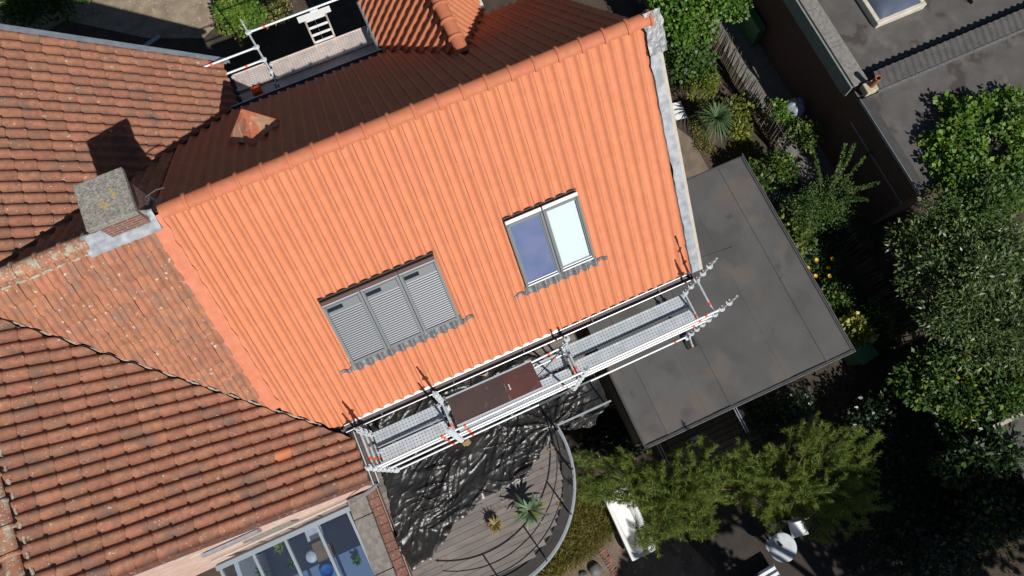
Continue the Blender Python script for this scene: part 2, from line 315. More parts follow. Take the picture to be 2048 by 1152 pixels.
def tiles(part, M, poly, w, L, me, s0=0., excl=(), jit=0., store=None, individual=True):
    """lay tiles on a convex polygon (s,t) of the slope M"""
    area = sum(poly[i][0] * poly[(i + 1) % len(poly)][1] - poly[(i + 1) % len(poly)][0] * poly[i][1] for i in range(len(poly)))
    if area < 0: poly = poly[::-1]
    ed = []
    for i in range(len(poly)):
        a = Vector(poly[i]); b = Vector(poly[(i + 1) % len(poly)]); d = (b - a).normalized(); ed.append((a, Vector((-d.y, d.x))))
    smin, smax = min(p[0] for p in poly), max(p[0] for p in poly); tmax = max(p[1] for p in poly); tmin = min(p[1] for p in poly)
    nrm = M.to_3x3().col[2]
    for i in range(math.floor((smin - s0) / w) - 1, math.ceil((smax - s0) / w) + 1):
        for j in range(math.floor(tmin / L), math.ceil(tmax / L)):
            cs = [(s0 + i * w, j * L), (s0 + (i + 1) * w, j * L), (s0 + (i + 1) * w, (j + 1) * L), (s0 + i * w, (j + 1) * L)]
            cx, cy = s0 + (i + .5) * w, (j + .5) * L
            cut = []; out = False
            for a, n in ed:
                ds = [(Vector(c) - a).dot(n) for c in cs]
                if max(ds) < .012: out = True; break
                if min(ds) < -.004: cut.append((a, n))
            if out or (excl(cx, cy) if callable(excl) else any(x0 < cx < x1 and y0 < cy < y1 for x0, x1, y0, y1 in excl)): continue
            T = Matrix.Translation((s0 + i * w, j * L, 0))
            if jit:
                T = T @ Matrix.Translation((random.uniform(-1, 1) * jit * .4, random.uniform(-1, 1) * jit, 0)) @ Matrix.Rotation(random.uniform(-1, 1) * jit * 1.4, 4, 'Z') @ Matrix.Rotation(random.uniform(-.2, 1) * jit * 1.3, 4, 'X') @ Matrix.Rotation(random.uniform(-1, 1) * jit * 1.2, 4, 'Y')
            md, MM = me, M @ T
            if cut:
                bm = bmesh.new(); bm.from_mesh(me); bm.transform(T)
                for a, n in cut:
                    bmesh.ops.bisect_plane(bm, geom=bm.verts[:] + bm.edges[:] + bm.faces[:], plane_co=(a.x, a.y, 0), plane_no=(-n.x, -n.y, 0), clear_outer=True)
                bmesh.ops.transform(bm, matrix=T.inverted(), verts=bm.verts)
                if not bm.faces: bm.free(); continue
                md = bpy.data.meshes.new('tile'); bm.to_mesh(md); bm.free(); md.materials.append(me.materials[0])
            c = M @ Vector((cx, cy, 0)); d = Vector((0, 0, CAMH)) - c; dep = d.dot(-vd)
            qx, qy = d.dot(xi) / dep * -FPX + 1024, d.dot(vu) / dep * FPX + 576
            vis = -30 < qx < 2078 and -30 < qy < 1182
            if not vis and (qx < -260 or qy < -260 or qy > 1420): continue
            ar = max(0, d.normalized().dot(nrm)) / dep ** 2 * (.4 if cut else 1) if (vis and individual) else 0
            store.append((ar, MM, md, part))
def place_tiles(store, limit=300):
    store.sort(key=lambda a: -a[0]); rest = {}
    for k, (ar, MM, md, part) in enumerate(store):
        if k < limit and ar > 0: inst('tile', md, part, MM)
        else: rest.setdefault(part.name, (part, []))[1].append((MM, md))
    for part, lst in rest.values():
        vs = []; fs = []; k = 0; sm = lst[0][1].materials[0]; sharp = []
        b = MB()
        for MM, md in lst: b.add([MM @ v.co for v in md.vertices], [tuple(p.vertices) for p in md.polygons])
        o = b.build('tile_field', sm, part, 50, kind='stuff', recalc=False)
def slope_part(name, M, poly, parent, m=M_UNDER, th=.03, off=-.045):
    b = MB().prism(poly, off - th, off, M); return b.build(name, m, parent)
def ridge_mesh(name, m, L, r, flat=.8):
    b = MB(); n = 12; secs = [(0, 1.12), (.012, 1.22), (.04, 1.24), (.058, 1.16), (.062, 1.0), (L + .03, .95)]
    for x, k in secs:
        for j in range(n + 1):
            t = math.pi * j / n; b.v.append((x, -math.cos(t) * r * k, math.sin(t) * r * k * flat))
    for i in range(len(secs) - 1):
        for j in range(n): b.f.append((i * (n + 1) + j, (i + 1) * (n + 1) + j, (i + 1) * (n + 1) + j + 1, i * (n + 1) + j + 1))
    b.f.append(tuple(range(n + 1)))
    return b.mesh(name, m, 40, recalc=True)
# ------------------------------------------------------------------ house with the new roof
H1 = empty('house', (1, 6, 0), 'house with the new bright orange clay tile roof and five roof windows', 'house')
MB().box(-3.4, 5.22, 2.62, 9.4, 0, 5.15).build('wall', M_WALL, H1)
MB().prism([(2.75, 5.15), (9.3, 5.15), (VR, 8.95)], 5.0, 5.2, frame((0, 0, 0), (0, 1, 0), (0, 0, 1))).build('gable_wall', M_BEIGE, H1)
MS = frame((0, VE, ZE), (1, 0, 0), (0, 1, 1))      # south slope: s = u, t up
TS = (VR - VE) * Q
def sv(v): return (v - VE) * Q
UL = -3.47
polyS = [(UL, sv(2.33 - .914 * (UL + 2.79))), (-2.79, 0), (5.1, 0), (5.1, TS), (UL, TS)]
store1 = []
WINS = [(-1.90, .31, sv(3.22), sv(4.24)), (1.71, 3.19, sv(3.24), sv(4.29))]
M_UNDN = mat('orange_underlay', (.24, .075, .04), rough=.9)
ps = slope_part('south_slope', MS, polyS, H1, M_UNDN, off=-.03)
tiles(ps, MS, polyS, WN, LN, T_NEW, s0=-3.47, excl=[(a + .1, b - .1, c + .17, d - .17) for a, b, c, d in WINS], jit=.0025, store=store1)
MN = frame((0, 9.71, 5.49), (-1, 0, 0), (0, -1, 1))   # north slope: s = -u
polyN = [(-5.1, 0), (2.6, 0), (6.25 - .05, TS), (-5.1, TS)]
polyN = [(-5.1, 0), (2.58, 0), (3.6, sv(2.33 + 1.02)), (3.6, TS), (-5.1, TS)]
pn = slope_part('north_slope', MN, polyN, H1)
tiles(pn, MN, polyN, WN, LN, T_NEW, s0=-5.1, excl=lambda a, t: abs(-a - 2.42) < (9.71 - t / Q - 7.75) * .577 - .2, jit=.003, store=store1, individual=False)
# dormer on the north slope
DU, DZ, DV = 2.42, 7.45, 7.75; DH = 1.27; DZE = 5.25; dlen = math.hypot(DH, DZ - DZE)
dm = MB()
dm.add([(DU - DH + .12, 9.3, 4.6), (DU + DH - .12, 9.3, 4.6), (DU + DH - .12, 9.3, 5.3), (DU, 9.3, 7.3), (DU - DH + .12, 9.3, 5.3)] + [(DU - DH + .12, 11.2, 4.6), (DU + DH - .12, 11.2, 4.6), (DU + DH - .12, 11.2, 5.3), (DU, 11.2, 7.3), (DU - DH + .12, 11.2, 5.3)],
       [(0, 1, 2, 3, 4), (9, 8, 7, 6, 5), (0, 5, 6, 1), (1, 6, 7, 2), (2, 7, 8, 3), (3, 8, 9, 4), (4, 9, 5, 0)])
dorm = dm.build('dormer', M_BEIGE, H1)
for sgn in (-1, 1):
    if sgn < 0: MD = frame((DU - DH, 0, DZE), (0, -1, 0), (DH, 0, DZ - DZE)); pv = [(-11.4, 0), (-(9.95), 0), (-DV, dlen), (-11.4, dlen)]
    else: MD = frame((DU + DH, 0, DZE), (0, 1, 0), (-DH, 0, DZ - DZE)); pv = [(9.95, 0), (11.4, 0), (11.4, dlen), (DV, dlen)]
    tiles(dorm, MD, pv, WN, LN * .9, T_NEW, s0=-9.8 if sgn < 0 else 9.8, jit=.004, store=store1)
place_tiles(store1)
T_RID = ridge_mesh('ridge_tile', M_RID, .43, .135)
rg = MB().box(-3.45, 5.15, VR - .04, VR + .04, ZR - .2, ZR - .02).build('ridge', M_UNDER, H1)
RL = .4335
for k in range(20):
    M = Matrix.Translation((5.27 - RL * k, VR, ZR + .015)) @ Matrix.Rotation(math.pi, 4, 'Z') @ Matrix.Rotation(random.uniform(-.006, .006), 4, 'Z')
    inst('ridge_tile', T_RID, rg, M)
T_RIDD = ridge_mesh('dormer_ridge_tile', M_RID, .40, .14)
for k in range(6):
    inst('ridge_tile', T_RIDD, dorm, Matrix.Translation((DU, DV + .02 + .40 + .40 * k, DZ + .0)) @ Matrix.Rotation(-math.pi / 2, 4, 'Z'))
MB().path([(DU - DH - .03, 9.85, DZE - .02), (DU - DH - .03, 11.4, DZE - .02)], .05).build('gutter', M_ZINC, dorm, 40)
MB().path([(DU + DH + .04, 10.0, DZE), (DU + DH + .04, 11.4, DZE)], .05).build('gutter', M_BEAD, dorm, 40)
# small gablet vent on the north slope
gl, gr, gt, ga = Vector((-2.37, 7.86, 7.36)), Vector((-1.35, 7.86, 7.36)), Vector((-1.86, 7.30, 7.93)), Vector((-1.86, 8.02, 7.91))
M_PALE = mat('pale_tile', (.56, .33, .2), (.46, .25, .14), scale=9, rough=.85, rand=.1)
gab = MB().add([gl + Vector((0, 0, -.15)), gr + Vector((0, 0, -.15)), ga + Vector((0, 0, -.06)), gt + Vector((0, 0, -.06))], [(0, 1, 2), (1, 3, 2), (3, 0, 2)]).build('gablet', M_UNDER, H1)
def quad(b, p, th=.02):
    n = (p[1] - p[0]).cross(p[2] - p[0]).normalized() * th
    if n.z < 0: n = -n
    k = len(p); b.add(list(p) + [q + n for q in p], [tuple(reversed(range(k))), tuple(range(k, 2 * k))] + [(i, (i + 1) % k, k + (i + 1) % k, k + i) for i in range(k)])
for side, e in ((-1, gl), (1, gr)):
    for k in range(3):
        f0, f1 = k / 3, (k + .96) / 3
        a, b2 = e.lerp(ga, f0), e.lerp(ga, f1); c, d = e.lerp(gt, f1), e.lerp(gt, f0)
        b = MB(); up = Vector((0, 0, .012 * (1 + k % 2)))
        quad(b, [a + up, b2 + up, c + up, d + up], .03); b.build('tile', M_PALE, gab)
b = MB(); nn = 8; pts = []
for i in range(nn + 1):
    t = i / nn; base = ga.lerp(gt, t) + Vector((0, 0, .05)); wd = .05 + .17 * t
    for j in range(7):
        f = (j - 3) / 3; ww = f * wd * (1 + .12 * math.sin(i * 2.1 + j))
        b.v.append((base.x + ww, base.y - (.10 * t * (1 - f * f)), base.z - abs(ww) * 1.0 + .02 * math.sin(i * 1.7 + j * 1.3) + .012))
for i in range(nn):
    for j in range(6): b.f.append((i * 7 + j, i * 7 + j + 1, i * 7 + 8 + j, i * 7 + 7 + j))
b.build('membrane', M_SALM, gab, 60)
b = MB()
for e in (gl, gr): quad(b, [ga + Vector((0, .02, .045)), e + Vector((0, .02, .045)), e + Vector((0, -.04, .05)), ga + Vector((0, -.10, .05))], .012)
b.build('verge_strip', M_SALM, gab)
# salmon membrane strip between new and old tiles
def rag_strip(s0, s1, t0, t1, h, M, ns=4, nt_=60, amp=.012, edge=.02, seed=0, prof=None):
    b = MB()
    for i in range(nt_ + 1):
        t = t0 + (t1 - t0) * i / nt_
        for j in range(ns + 1):
            f = j / ns; e0 = edge * noise.noise(Vector((i * .35, seed, 0))); e1 = edge * noise.noise(Vector((i * .35, seed, 9)))
            s_ = (s0 + e0) * (1 - f) + (s1 + e1) * f
            z = h + amp * noise.noise(Vector((s_ * 9, t * 7, seed)))
            if prof: z += prof(s_, t)
            b.v.append(tuple(M @ Vector((s_, t, z))))
    for i in range(nt_):
        for j in range(ns):
            a = i * (ns + 1) + j; b.f.append((a, a + 1, a + ns + 2, a + ns + 1))
    return b
rag_strip(-3.71, -3.43, sv(3.02), TS, .052, MS, amp=.028, edge=.035, ns=6, seed=3).build('membrane_strip', M_SALM, H1, 60, recalc=False)
# lead verge on the right, fascia board
rag_strip(5.11, 5.29, -.02, TS + .10, .068, MS, amp=.016, edge=.03, seed=5).build('lead_verge', M_LEADL, H1, 60, recalc=False)
MB().box(5.28, 5.37, -.05, TS + .05, -.10, .035, MS).build('verge_board', M_BEIGE, H1)
b = rag_strip(5.1, 5.44, TS - .6, TS + .14, .10, MS, amp=.03, edge=.05, nt_=14, seed=8); b.build('lead_cap', M_LEAD, H1, 60, recalc=False)
# eave comb + gutter
b = MB(); n = 300
for i in range(n + 1):
    u = -2.5 + (2.1 + 2.5) * i / n; ph = ((u - UL) % WN) / WN
    y = -.055 - .02 * abs(math.sin(math.pi * ph)); b.v += [tuple(MS @ Vector((u, y, -.03))), tuple(MS @ Vector((u, .03, -.035)))]
for i in range(n): b.f.append((2 * i, 2 * i + 1, 2 * i + 3, 2 * i + 2))
b.build('eave_comb', M_WHITE, H1, recalc=False)
def gutter(parent, p0, p1, out, r=.068, brackets=0):
    p0, p1, out = Vector(p0), Vector(p1), Vector(out); b = MB(); n = 8
    for p in (p0, p1):
        for rr in (r, r - .006):
            for j in range(n + 1):
                t = math.pi * j / n; b.v.append(tuple(p + out * (-math.cos(t) * rr) + Vector((0, 0, -math.sin(t) * rr))))
    k = n + 1
    for j in range(n): b.f += [(j, j + 1, 2 * k + j + 1, 2 * k + j), (k + j, 3 * k + j, 3 * k + j + 1, k + j + 1)]
    b.f += [tuple(range(k)), tuple(range(2 * k, 3 * k))]
    g = b.build('gutter', M_ZINCD, parent, 50)
    for sg in (-1, 1): MB().tube(p0 + out * sg * r, p1 + out * sg * r, .011).build('gutter_bead', M_BEAD, g, 40)
    for i in range(brackets):
        c = p0.lerp(p1, (i + .5) / brackets); MB().beam if 0 else None
        MB().tube(c - out * r + Vector((0, 0, .008)), c + out * r + Vector((0, 0, .008)), .008, n=6).build('bracket', M_ZINC, g)
    return g
gut = gutter(H1, (-2.62, 2.235, 5.42), (5.12, 2.235, 5.42), (0, -1, 0), .07, 5)
MB().path([(-2.62, 2.235, 5.4), (-2.72, 2.22, 5.36), (-2.74, 2.2, 5.1)], .045).build('gutter_pipe', M_ZINC, gut, 50)
gutter(H1, (-2.55, 9.83, 5.40), (1.15, 9.83, 5.40), (0, 1, 0), .07, 0)
b = MB()
for k in range(17): b.box(-2.4 + k * .2164, -2.4 + k * .2164 + .09, 9.72, 9.79, 5.40, 5.412)
b.build('eave_clip', M_ZINC, H1)
# roof windows
def wbox(b, s0, s1, t0, t1, z0, z1): return b.box(s0, s1, t0, t1, z0, z1, MS)
def apron(s0, s1, t0, M, parent, wing=.26):
    for nm, a, c, ta, tb, am in (('lead_apron', s0 - .03, s1 + .03, t0 - .21, t0 + .0, .02), ('lead_wing', s0 - wing, s0 - .03, t0 - .17, t0 - .10, .012), ('lead_wing', s1 + .03, s1 + wing, t0 - .16, t0 - .09, .012)):
        b = MB(); ns = max(6, int((c - a) / .018)); nt_ = 5
        for i in range(nt_ + 1):
            t = ta + (tb - ta) * i / nt_
            for j in range(ns + 1):
                s_ = a + (c - a) * j / ns; h = pf(s_ - UL, WN, PROF_N)
                e = .02 * noise.noise(Vector((s_ * 9, 3.3, 0))) if i == 0 else 0
                b.v.append(tuple(M @ Vector((s_, t + e, h * (1.15 - .2 * i / nt_) + .034 + am * .6 * noise.noise(Vector((s_ * 22, t * 22, 1)))))))
        for i in range(nt_):
            for j in range(ns): k = i * (ns + 1) + j; b.f.append((k, k + 1, k + ns + 2, k + ns + 1))
        b.build(nm, M_LEAD, parent, 60, recalc=False)
def roof_window(s0, s1, t0, t1, kind, last):
    fr = MB(); e = .055
    wbox(fr, s0, s0 + e, t0, t1, -.04, .128); wbox(fr, s1 - e, s1, t0, t1, -.04, .128)
    wbox(fr, s0 + e, s1 - e, t0, t0 + .05, -.04, .12); wbox(fr, s0 + e, s1 - e, t1 - .12, t1, -.04, .128)
    win = fr.build('roof_window', M_FRAMEL if kind == 'shutter' else M_FRAME, H1, bevel=.006)
    wbox(MB(), s0 + .01, s1 - .01, t1 - .055, t1 + .015, .128, .156).build('top_cover', M_BROWNC if kind == 'shutter' else M_WHITE, win, bevel=.006)
    wbox(MB(), s0 - .012, s1 + .012, t1 + .018, t1 + .045, .0, .06).build('back_flashing', M_BLACK, win)
    if kind == 'shutter':
        wbox(MB(), s0 + .015, s1 - .015, t1 - .078, t1 - .062, .128, .15).build('cover_edge', mat('pale_edge', (.45, .38, .38), rough=.4) if 'pale_edge' not in MATS else MATS['pale_edge'], win)
        wbox(MB(), s0 + e + .004, s1 - e - .004, t1 - .30, t1 - .122, .0, .136).build('shutter_box', M_FRAMEL, win, bevel=.008)
        wbox(MB(), s0 + e + .015, s0 + e + .30, t1 - .235, t1 - .155, .136, .141).build('solar_panel', M_SOLAR, win)
        b = MB(); y0, y1 = t0 + .052, t1 - .302; n = 23; st = (y1 - y0) / n; x0, x1 = s0 + e + .003, s1 - e - .003
        for k in range(n):
            ya = y0 + k * st
            prof = [(0, .074), (.12 * st, .094), (.4 * st, .110), (.75 * st, .106), (.93 * st, .09), (st, .074)]
            vs = [MS @ Vector((x, ya + y, z)) for x in (x0, x1) for y, z in prof]; m_ = len(prof)
            b.add(vs, [(i, m_ + i, m_ + i + 1, i + 1) for i in range(m_ - 1)])
        b.build('shutter_slats', M_SLAT, win, 40, recalc=False)
        wbox(MB(), s0 + .004, s0 + e - .004, t0 + .02, t1 - .1, .129, .140).build('side_rail', M_FRAMEL, win)
        wbox(MB(), s1 - e + .004, s1 - .004, t0 + .02, t1 - .1, .129, .140).build('side_rail', M_FRAMEL, win)
    else:
        pane_m = M_SKYPANE if kind == 'pane' else M_GLASS
        if kind == 'blind': wbox(MB(), s0 + e + .02, s1 - e - .03, t0 + .10, t1 - .14, .076, .080).build('blind', M_BLIND, win)
        wbox(MB(), s0 + e + .015, s1 - e - .015, t0 + .09, t1 - .135, .092, .097).build('pane', pane_m, win)
        sh = MB(); wbox(sh, s0 + e, s0 + e + .018, t0 + .07, t1 - .12, .06, .113); wbox(sh, s1 - e - .018, s1 - e, t0 + .07, t1 - .12, .06, .113); wbox(sh, s0 + e + .018, s1 - e - .018, t1 - .139, t1 - .12, .06, .113)
        sh.build('sash', M_FRAMEL, win)
        wbox(MB(), s0 + e, s1 - e, t0 + .068, t0 + .092, .07, .123).build('sash_bar', M_BEAD, win); wbox(MB(), s0 + e - .02, s1 - e + .02, t0 + .022, t0 + .050, .124, .14).build('bottom_bar', M_BEAD, win)
        wbox(MB(), s0 + .006, s0 + e - .008, t0 + .01, t1 - .1, .128, .14).build('side_rail', M_FRAME, win)
        wbox(MB(), s1 - e + .008, s1 - .006, t0 + .01, t1 - .1, .128, .14).build('side_rail', M_FRAME, win)
        if kind == 'blind': wbox(MB(), s0 + e + .02, s1 - e - .03, t0 + .02, t1 - .12, .070, .075).build('reveal', M_FRAME, win)
a, b_, c, d = WINS[0]; wd = (b_ - a) / 3
for k in range(3): roof_window(a + k * wd + .004, a + (k + 1) * wd - .004, c, d, 'shutter', k == 2)
apron(a, b_, c, MS, H1)
a, b_, c, d = WINS[1]; wd = (b_ - a) / 2
for k in range(2): roof_window(a + k * wd + .004, a + (k + 1) * wd - .004, c, d, ('pane', 'blind')[k], k == 1)
apron(a, b_, c, MS, H1)
# ------------------------------------------------------------------ neighbouring house with the old roof
H2 = empty('house', (-7, 6, 0), 'neighbouring house with old lichen spotted brown clay tile roof and chimney', 'house')
UR, ZC, UE, ZEC = -6.85, 9.19, -2.57, 5.50
MB().box(-10.2, -2.85, 1.25, 11.0, 0, 5.2).build('wall', M_WALL, H2)
Mg = frame((0, 0, 0), (1, 0, 0), (0, 0, 1))       # (u, z) -> normal -v
MB().prism([(-10.25, 0), (-2.85, 0), (-2.85, 5.42), (UR, 9.05), (-10.85, 5.4)], -1.24, -1.14, Mg).build('gable_wall', M_PINK, H2)
MB().prism([(-10.25, 0), (-2.85, 0), (-2.85, 5.62), (UR, 9.05), (-10.85, 5.4)], -11.1, -11.0, Mg).build('gable_wall', M_WALL, H2)
ME_ = frame((UE, 0, ZEC), (0, 1, 0), (-1, 0, 1))   # east slope of the cross roof: s = v, t up
TC = (UE + 6.45) * Q
SL = .914; ZES = 5.28; QS = math.sqrt(1 + SL * SL); TCS = (UE - UR) * QS
MES = frame((UE, 0, ZES), (0, 1, 0), (-1, 0, SL))   # its southern part lies a little lower
store2 = []
gap = .11
polyES = [(1.12, 0), (2.12 - gap, 0), (6.03 - gap, TCS), (1.12, TCS)]
pes = slope_part('east_slope', MES, [(1.12, 0), (2.6, 0), (6.4, TCS), (1.12, TCS)], H2, off=-.06)
tiles(pes, MES, polyES, WO, LO, T_OLD, s0=1.12, jit=.013, store=store2)
polyEN = [(9.72, 0), (9.98, -.36), (11.15, -.36), (11.15, TC), (VR, TC), (VR, (UE + 6.25) * Q)]
pen = slope_part('east_slope', ME_, [(9.3, -.3), (11.12, -.3), (11.12, TC), (6.0, TC)], H2, off=-.06)
tiles(pen, ME_, polyEN, WO, LO, T_OLD, s0=1.12 + .1, jit=.008, store=store2)
MW = frame((2 * UR - UE, 0, ZES), (0, -1, 0), (1, 0, SL))
pw = slope_part('west_slope', MW, [(-6.2, 0), (-1.12, 0), (-1.12, TCS), (-6.2, TCS)], H2, off=-.06)
tiles(pw, MW, [(-6.2, TCS - 1.6), (-1.12, TCS - 1.6), (-1.12, TCS), (-6.2, TCS)], WO, LO, T_OLD, s0=-1.12, jit=.01, store=store2)
polySO = [(-3.66, sv(2.33 - SL * (-3.66 + 2.79))), (-3.66, TS), (-6.84, TS)]
pso = slope_part('south_slope', MS, polySO, H2, off=-.03)
tiles(pso, MS, polySO, WO * 1.0, LO, T_OLD2, s0=-3.66, jit=.007, store=store2)
polyNO = [(3.6, sv(2.33 + 1.02)), (6.2, TS), (3.6, TS)]
pno = slope_part('north_slope', MN, polyNO, H2, off=-.03)
tiles(pno, MN, polyNO, WO, LO, T_OLD2, s0=3.6, jit=.006, store=store2, individual=False)
M_REPL = mat('replacement_tile', (.50, .18, .085), (.46, .16, .07), scale=8, rough=.85, rand=.05)
T_REPL, _ = tile_mesh('tile', WO, LO, 'old', M_REPL, .034, .024, (.03, .014))
def near_px(px, py):
    def dd(e):
        d = e[1] @ Vector((WO / 2, LO / 2, 0)) - Vector((0, 0, CAMH)); dep = d.dot(vd); return math.hypot(d.dot(xi) / dep * FPX + 1024 - px, -d.dot(vu) / dep * FPX + 576 - py)
    return min(range(len(store2)), key=lambda k: dd(store2[k]))
for (px, py) in ((573, 905),):
    k = near_px(px, py); e = store2[k]; store2[k] = (9, e[1], T_REPL, e[3])
for (px, py, sl_) in ((500, 965, .045), (610, 870, .05), (545, 812, .04), (300, 1000, .03), (420, 700, .03), (150, 860, .035), (520, 690, .03)):
    k = near_px(px, py); e = store2[k]
    if len(e[2].polygons) == len(T_OLD.polygons): store2[k] = (e[0], e[1] @ Matrix.Translation((0, -sl_, .004)) @ Matrix.Rotation(sl_ * .8, 4, 'Z'), e[2], e[3])
place_tiles(store2)
T_ORID = ridge_mesh('old_ridge_tile', M_ORID, .38, .13)
rg2 = MB().box(UR - .05, UR + .05, 1.15, 6.0, ZC - .2, ZC - .03).build('ridge', M_UNDER, H2)
for k in range(26):
    v = 1.12 + .385 * k
    if v > 6: break
    inst('ridge_tile', T_ORID, rg2, Matrix.Translation((UR + random.uniform(-.01, .01), v, ZC + .0)) @ Matrix.Rotation(math.pi / 2 + random.uniform(-.03, .03), 4, 'Z'))
rg3 = MB().box(-6.7, -4.3, VR - .04, VR + .04, ZR - .2, ZR - .03).build('ridge', M_UNDER, H2)
for k in range(6):
    inst('ridge_tile', T_ORID, rg3, Matrix.Translation((-4.60 - .385 * k, VR, ZR + .0)) @ Matrix.Rotation(math.pi + random.uniform(-.03, .03), 4, 'Z') @ Matrix.Rotation(random.uniform(-.02, .02), 4, 'Y'))
# mortar bedding
def mortar(parent, pts, r, name='mortar'):
    b = MB(); P_ = []
    for a, c in zip(pts[:-1], pts[1:]):
        a, c = Vector(a), Vector(c); n = max(2, int((c - a).length / .05))
        for i in range(n): P_.append(a.lerp(c, i / n) + Vector((random.uniform(-1, 1), random.uniform(-1, 1), random.uniform(-.5, .5))) * r * .5)
    b.path(P_, [r * random.uniform(.5, 1.2) for _ in P_], 6); return b.build(name, M_MORT, parent, 60)
mortar(H2, [(-6.1, VR - .15, ZR - .12), (-3.75, VR - .15, ZR - .12)], .03)
mortar(H2, [(UR + .14, 1.2, ZC - .12), (UR + .14, 5.6, ZC - .12)], .03)
mortar(H2, [(-6.8, 5.93, 9.12), (-2.95, 2.43, 5.62)], .022, 'valley_mortar')
MB().box(-.035, .035, 0, 1, 0, .02, Matrix.Translation((0, 0, 0))) if 0 else None
# verge flashing (north), valley gutter
rag_strip(11.09, 11.21, -.5, TC, .10, ME_, amp=.006, edge=.015, seed=11).build('verge_flashing', M_ZINC, H2, 60, recalc=False)
MB().box(11.19, 11.24, -.5, TC, -.06, .09, ME_).build('verge_board', M_ZINC, H2)
MB().box(1.06, 1.12, 0, TCS, -.09, .0, MES).build('verge_board', M_RBRICK, H2)
g2 = gutter(H2, (UE + .10, 1.02, 5.20), (UE + .10, 2.15, 5.20), (1, 0, 0), .055, 0)
MB().path([(UE + .10, 1.02, 5.18), (UE + .0, .98, 5.1), (-3.2, .95, 4.0), (-3.4, 1.0, 3.5)], .04).build('downpipe', M_ZINC, g2, 50)
# chimney
ch = MB().box(-4.22, -3.60, 5.90, 6.50, 8.2, 9.80).build('chimney', M_BRICK, H2)
MB().box(-4.285, -3.525, 5.775, 6.57, 9.80, 9.905).build('cap', M_CONC, ch, bevel=.015)
MB().box(-4.25, -3.57, 5.86, 6.54, 9.70, 9.798).build('corbel', M_BRICK, ch)
b = MB(); ns, nq = 26, 8
for i in range(nq + 1):
    t = i / nq; yy = 5.77 + .20 * min(1, t * 1.35); zz = 9.11 + .17 * t ** .6 + (.28 * max(0, t - .7) / .3)
    for j in range(ns + 1):
        u = -4.66 + 1.16 * j / ns; k = 1 if -4.3 < u < -3.55 else (1 - .55 * max(0, t - .7) / .3)
        b.v.append((u, yy + (.10 * max(0, t - .7) / .3 if k < 1 else 0) + .012 * noise.noise(Vector((u * 14, t * 5, 0))), 9.11 + (zz - 9.11) * k + .02 * noise.noise(Vector((u * 11, t * 4, 3)))))
for i in range(nq):
    for j in range(ns): q = i * (ns + 1) + j; b.f.append((q, q + 1, q + ns + 2, q + ns + 1))
b.build('lead_saddle', M_LEADL, ch, 60, recalc=False)
b = MB()
for k in range(7):
    z1 = 9.36 - k * .07; b.box(-3.598, -3.585, 5.95 + k * .08, 6.05 + k * .08, z1 - .3, z1)
b.build('lead_soaker', M_LEAD, ch)
b = rag_strip(3.42, 3.62, TS - .62, TS - .02, .06, MN, amp=.02, edge=.02, nt_=8, seed=4); b.build('lead_soaker', M_LEAD, ch, 60, recalc=False)
MB().path([(-3.6, 6.42, 9.1), (-3.42, 6.5, 9.05), (-3.3, 6.5, 9.02)], .012, 6).build('bracket', M_ZINCD, ch)
# details on the pink gable
MB().box(-5.6, -4.55, 1.10, 1.14, 3.55, 4.15).build('concrete_patch', M_COPE, H2)
MB().box(-5.0, -3.9, 1.06, 1.12, 5.0, 5.25, Matrix.Translation((-.8, 0, .55)) ).build('zinc_flashing', M_ZINC, H2)
MB().tube((-6.6, 1.08, 3.4), (-3.5, 1.08, 3.35), .03).build('wall_pipe', M_BEIGE, H2, 40)
# ------------------------------------------------------------------ flat-roofed annexe
AN = empty('annexe', (6, 1, 0), 'single storey annexe with dark grey felt flat roof beside the scaffold', 'annexe')
MB().box(3.2, 8.4, -.45, 2.6, 0, 2.98).build('wall', M_WALL, AN); MB().box(5.4, 8.4, 2.62, 4.8, 0, 2.98).build('wall', M_WALL, AN)
edges = [3.07, 3.72, 4.77, 5.82, 6.86, 7.9, 8.52]
for k in range(6):
    a, c = edges[k], edges[k + 1]; top = 2.6 if c < 5.3 else 4.86
    b = MB(); z = 3.06 + .005 * (k % 2); n = 40; ns = 6
    x0 = a - (.05 if k else 0); x1 = c
    if k == 3: x0 = 5.3
    for i in range(n + 1):
        v = -.55 + (top + .55) * i / n
        for j in range(ns + 1):
            u = x0 + (x1 - x0) * j / ns; b.v.append((u, v, z + (.010 if j == 0 else 0) + .007 * noise.noise(Vector((u * 1.1, v * 1.1, 4)))))
    for i in range(n):
        for j in range(ns): q = i * (ns + 1) + j; b.f.append((q, q + 1, q + ns + 2, q + ns + 1))
    b.build('felt_sheet', M_FELT, AN, 60, recalc=False)
MB().box(5.0, 5.3, -.5, 2.6, 3.045, 3.058).build('felt_sheet', M_FELT, AN)
MB().prism([(6.0, 2.35), (7.15, 2.25), (7.2, 2.85), (6.05, 2.95)], 3.074, 3.078).build('felt_patch', M_FELT, AN)
b = MB()
b.box(3.04, 8.58, -.60, -.54, 2.85, 3.092); b.box(8.52, 8.58, -.54, 4.90, 2.85, 3.092); b.box(3.04, 3.10, -.54, 1.4, 2.85, 3.092); b.box(5.4, 8.52, 4.84, 4.90, 2.85, 3.092)
b.build('roof_edge', M_FELTE, AN, bevel=.02)
MB().box(3.0, 8.6, -.625, -.602, 2.90, 3.10).build('edge_trim', M_EDGE, AN); MB().box(8.582, 8.6, -.6, 4.94, 2.90, 3.10).build('edge_trim', M_EDGE, AN)
for u in (3.5, 3.57, 5.6, 5.66):
    b = MB(); b.box(u, u + .02, -1.3, -.63, 2.2, 2.22); b.build('gutter_arm', M_ZINC, AN)
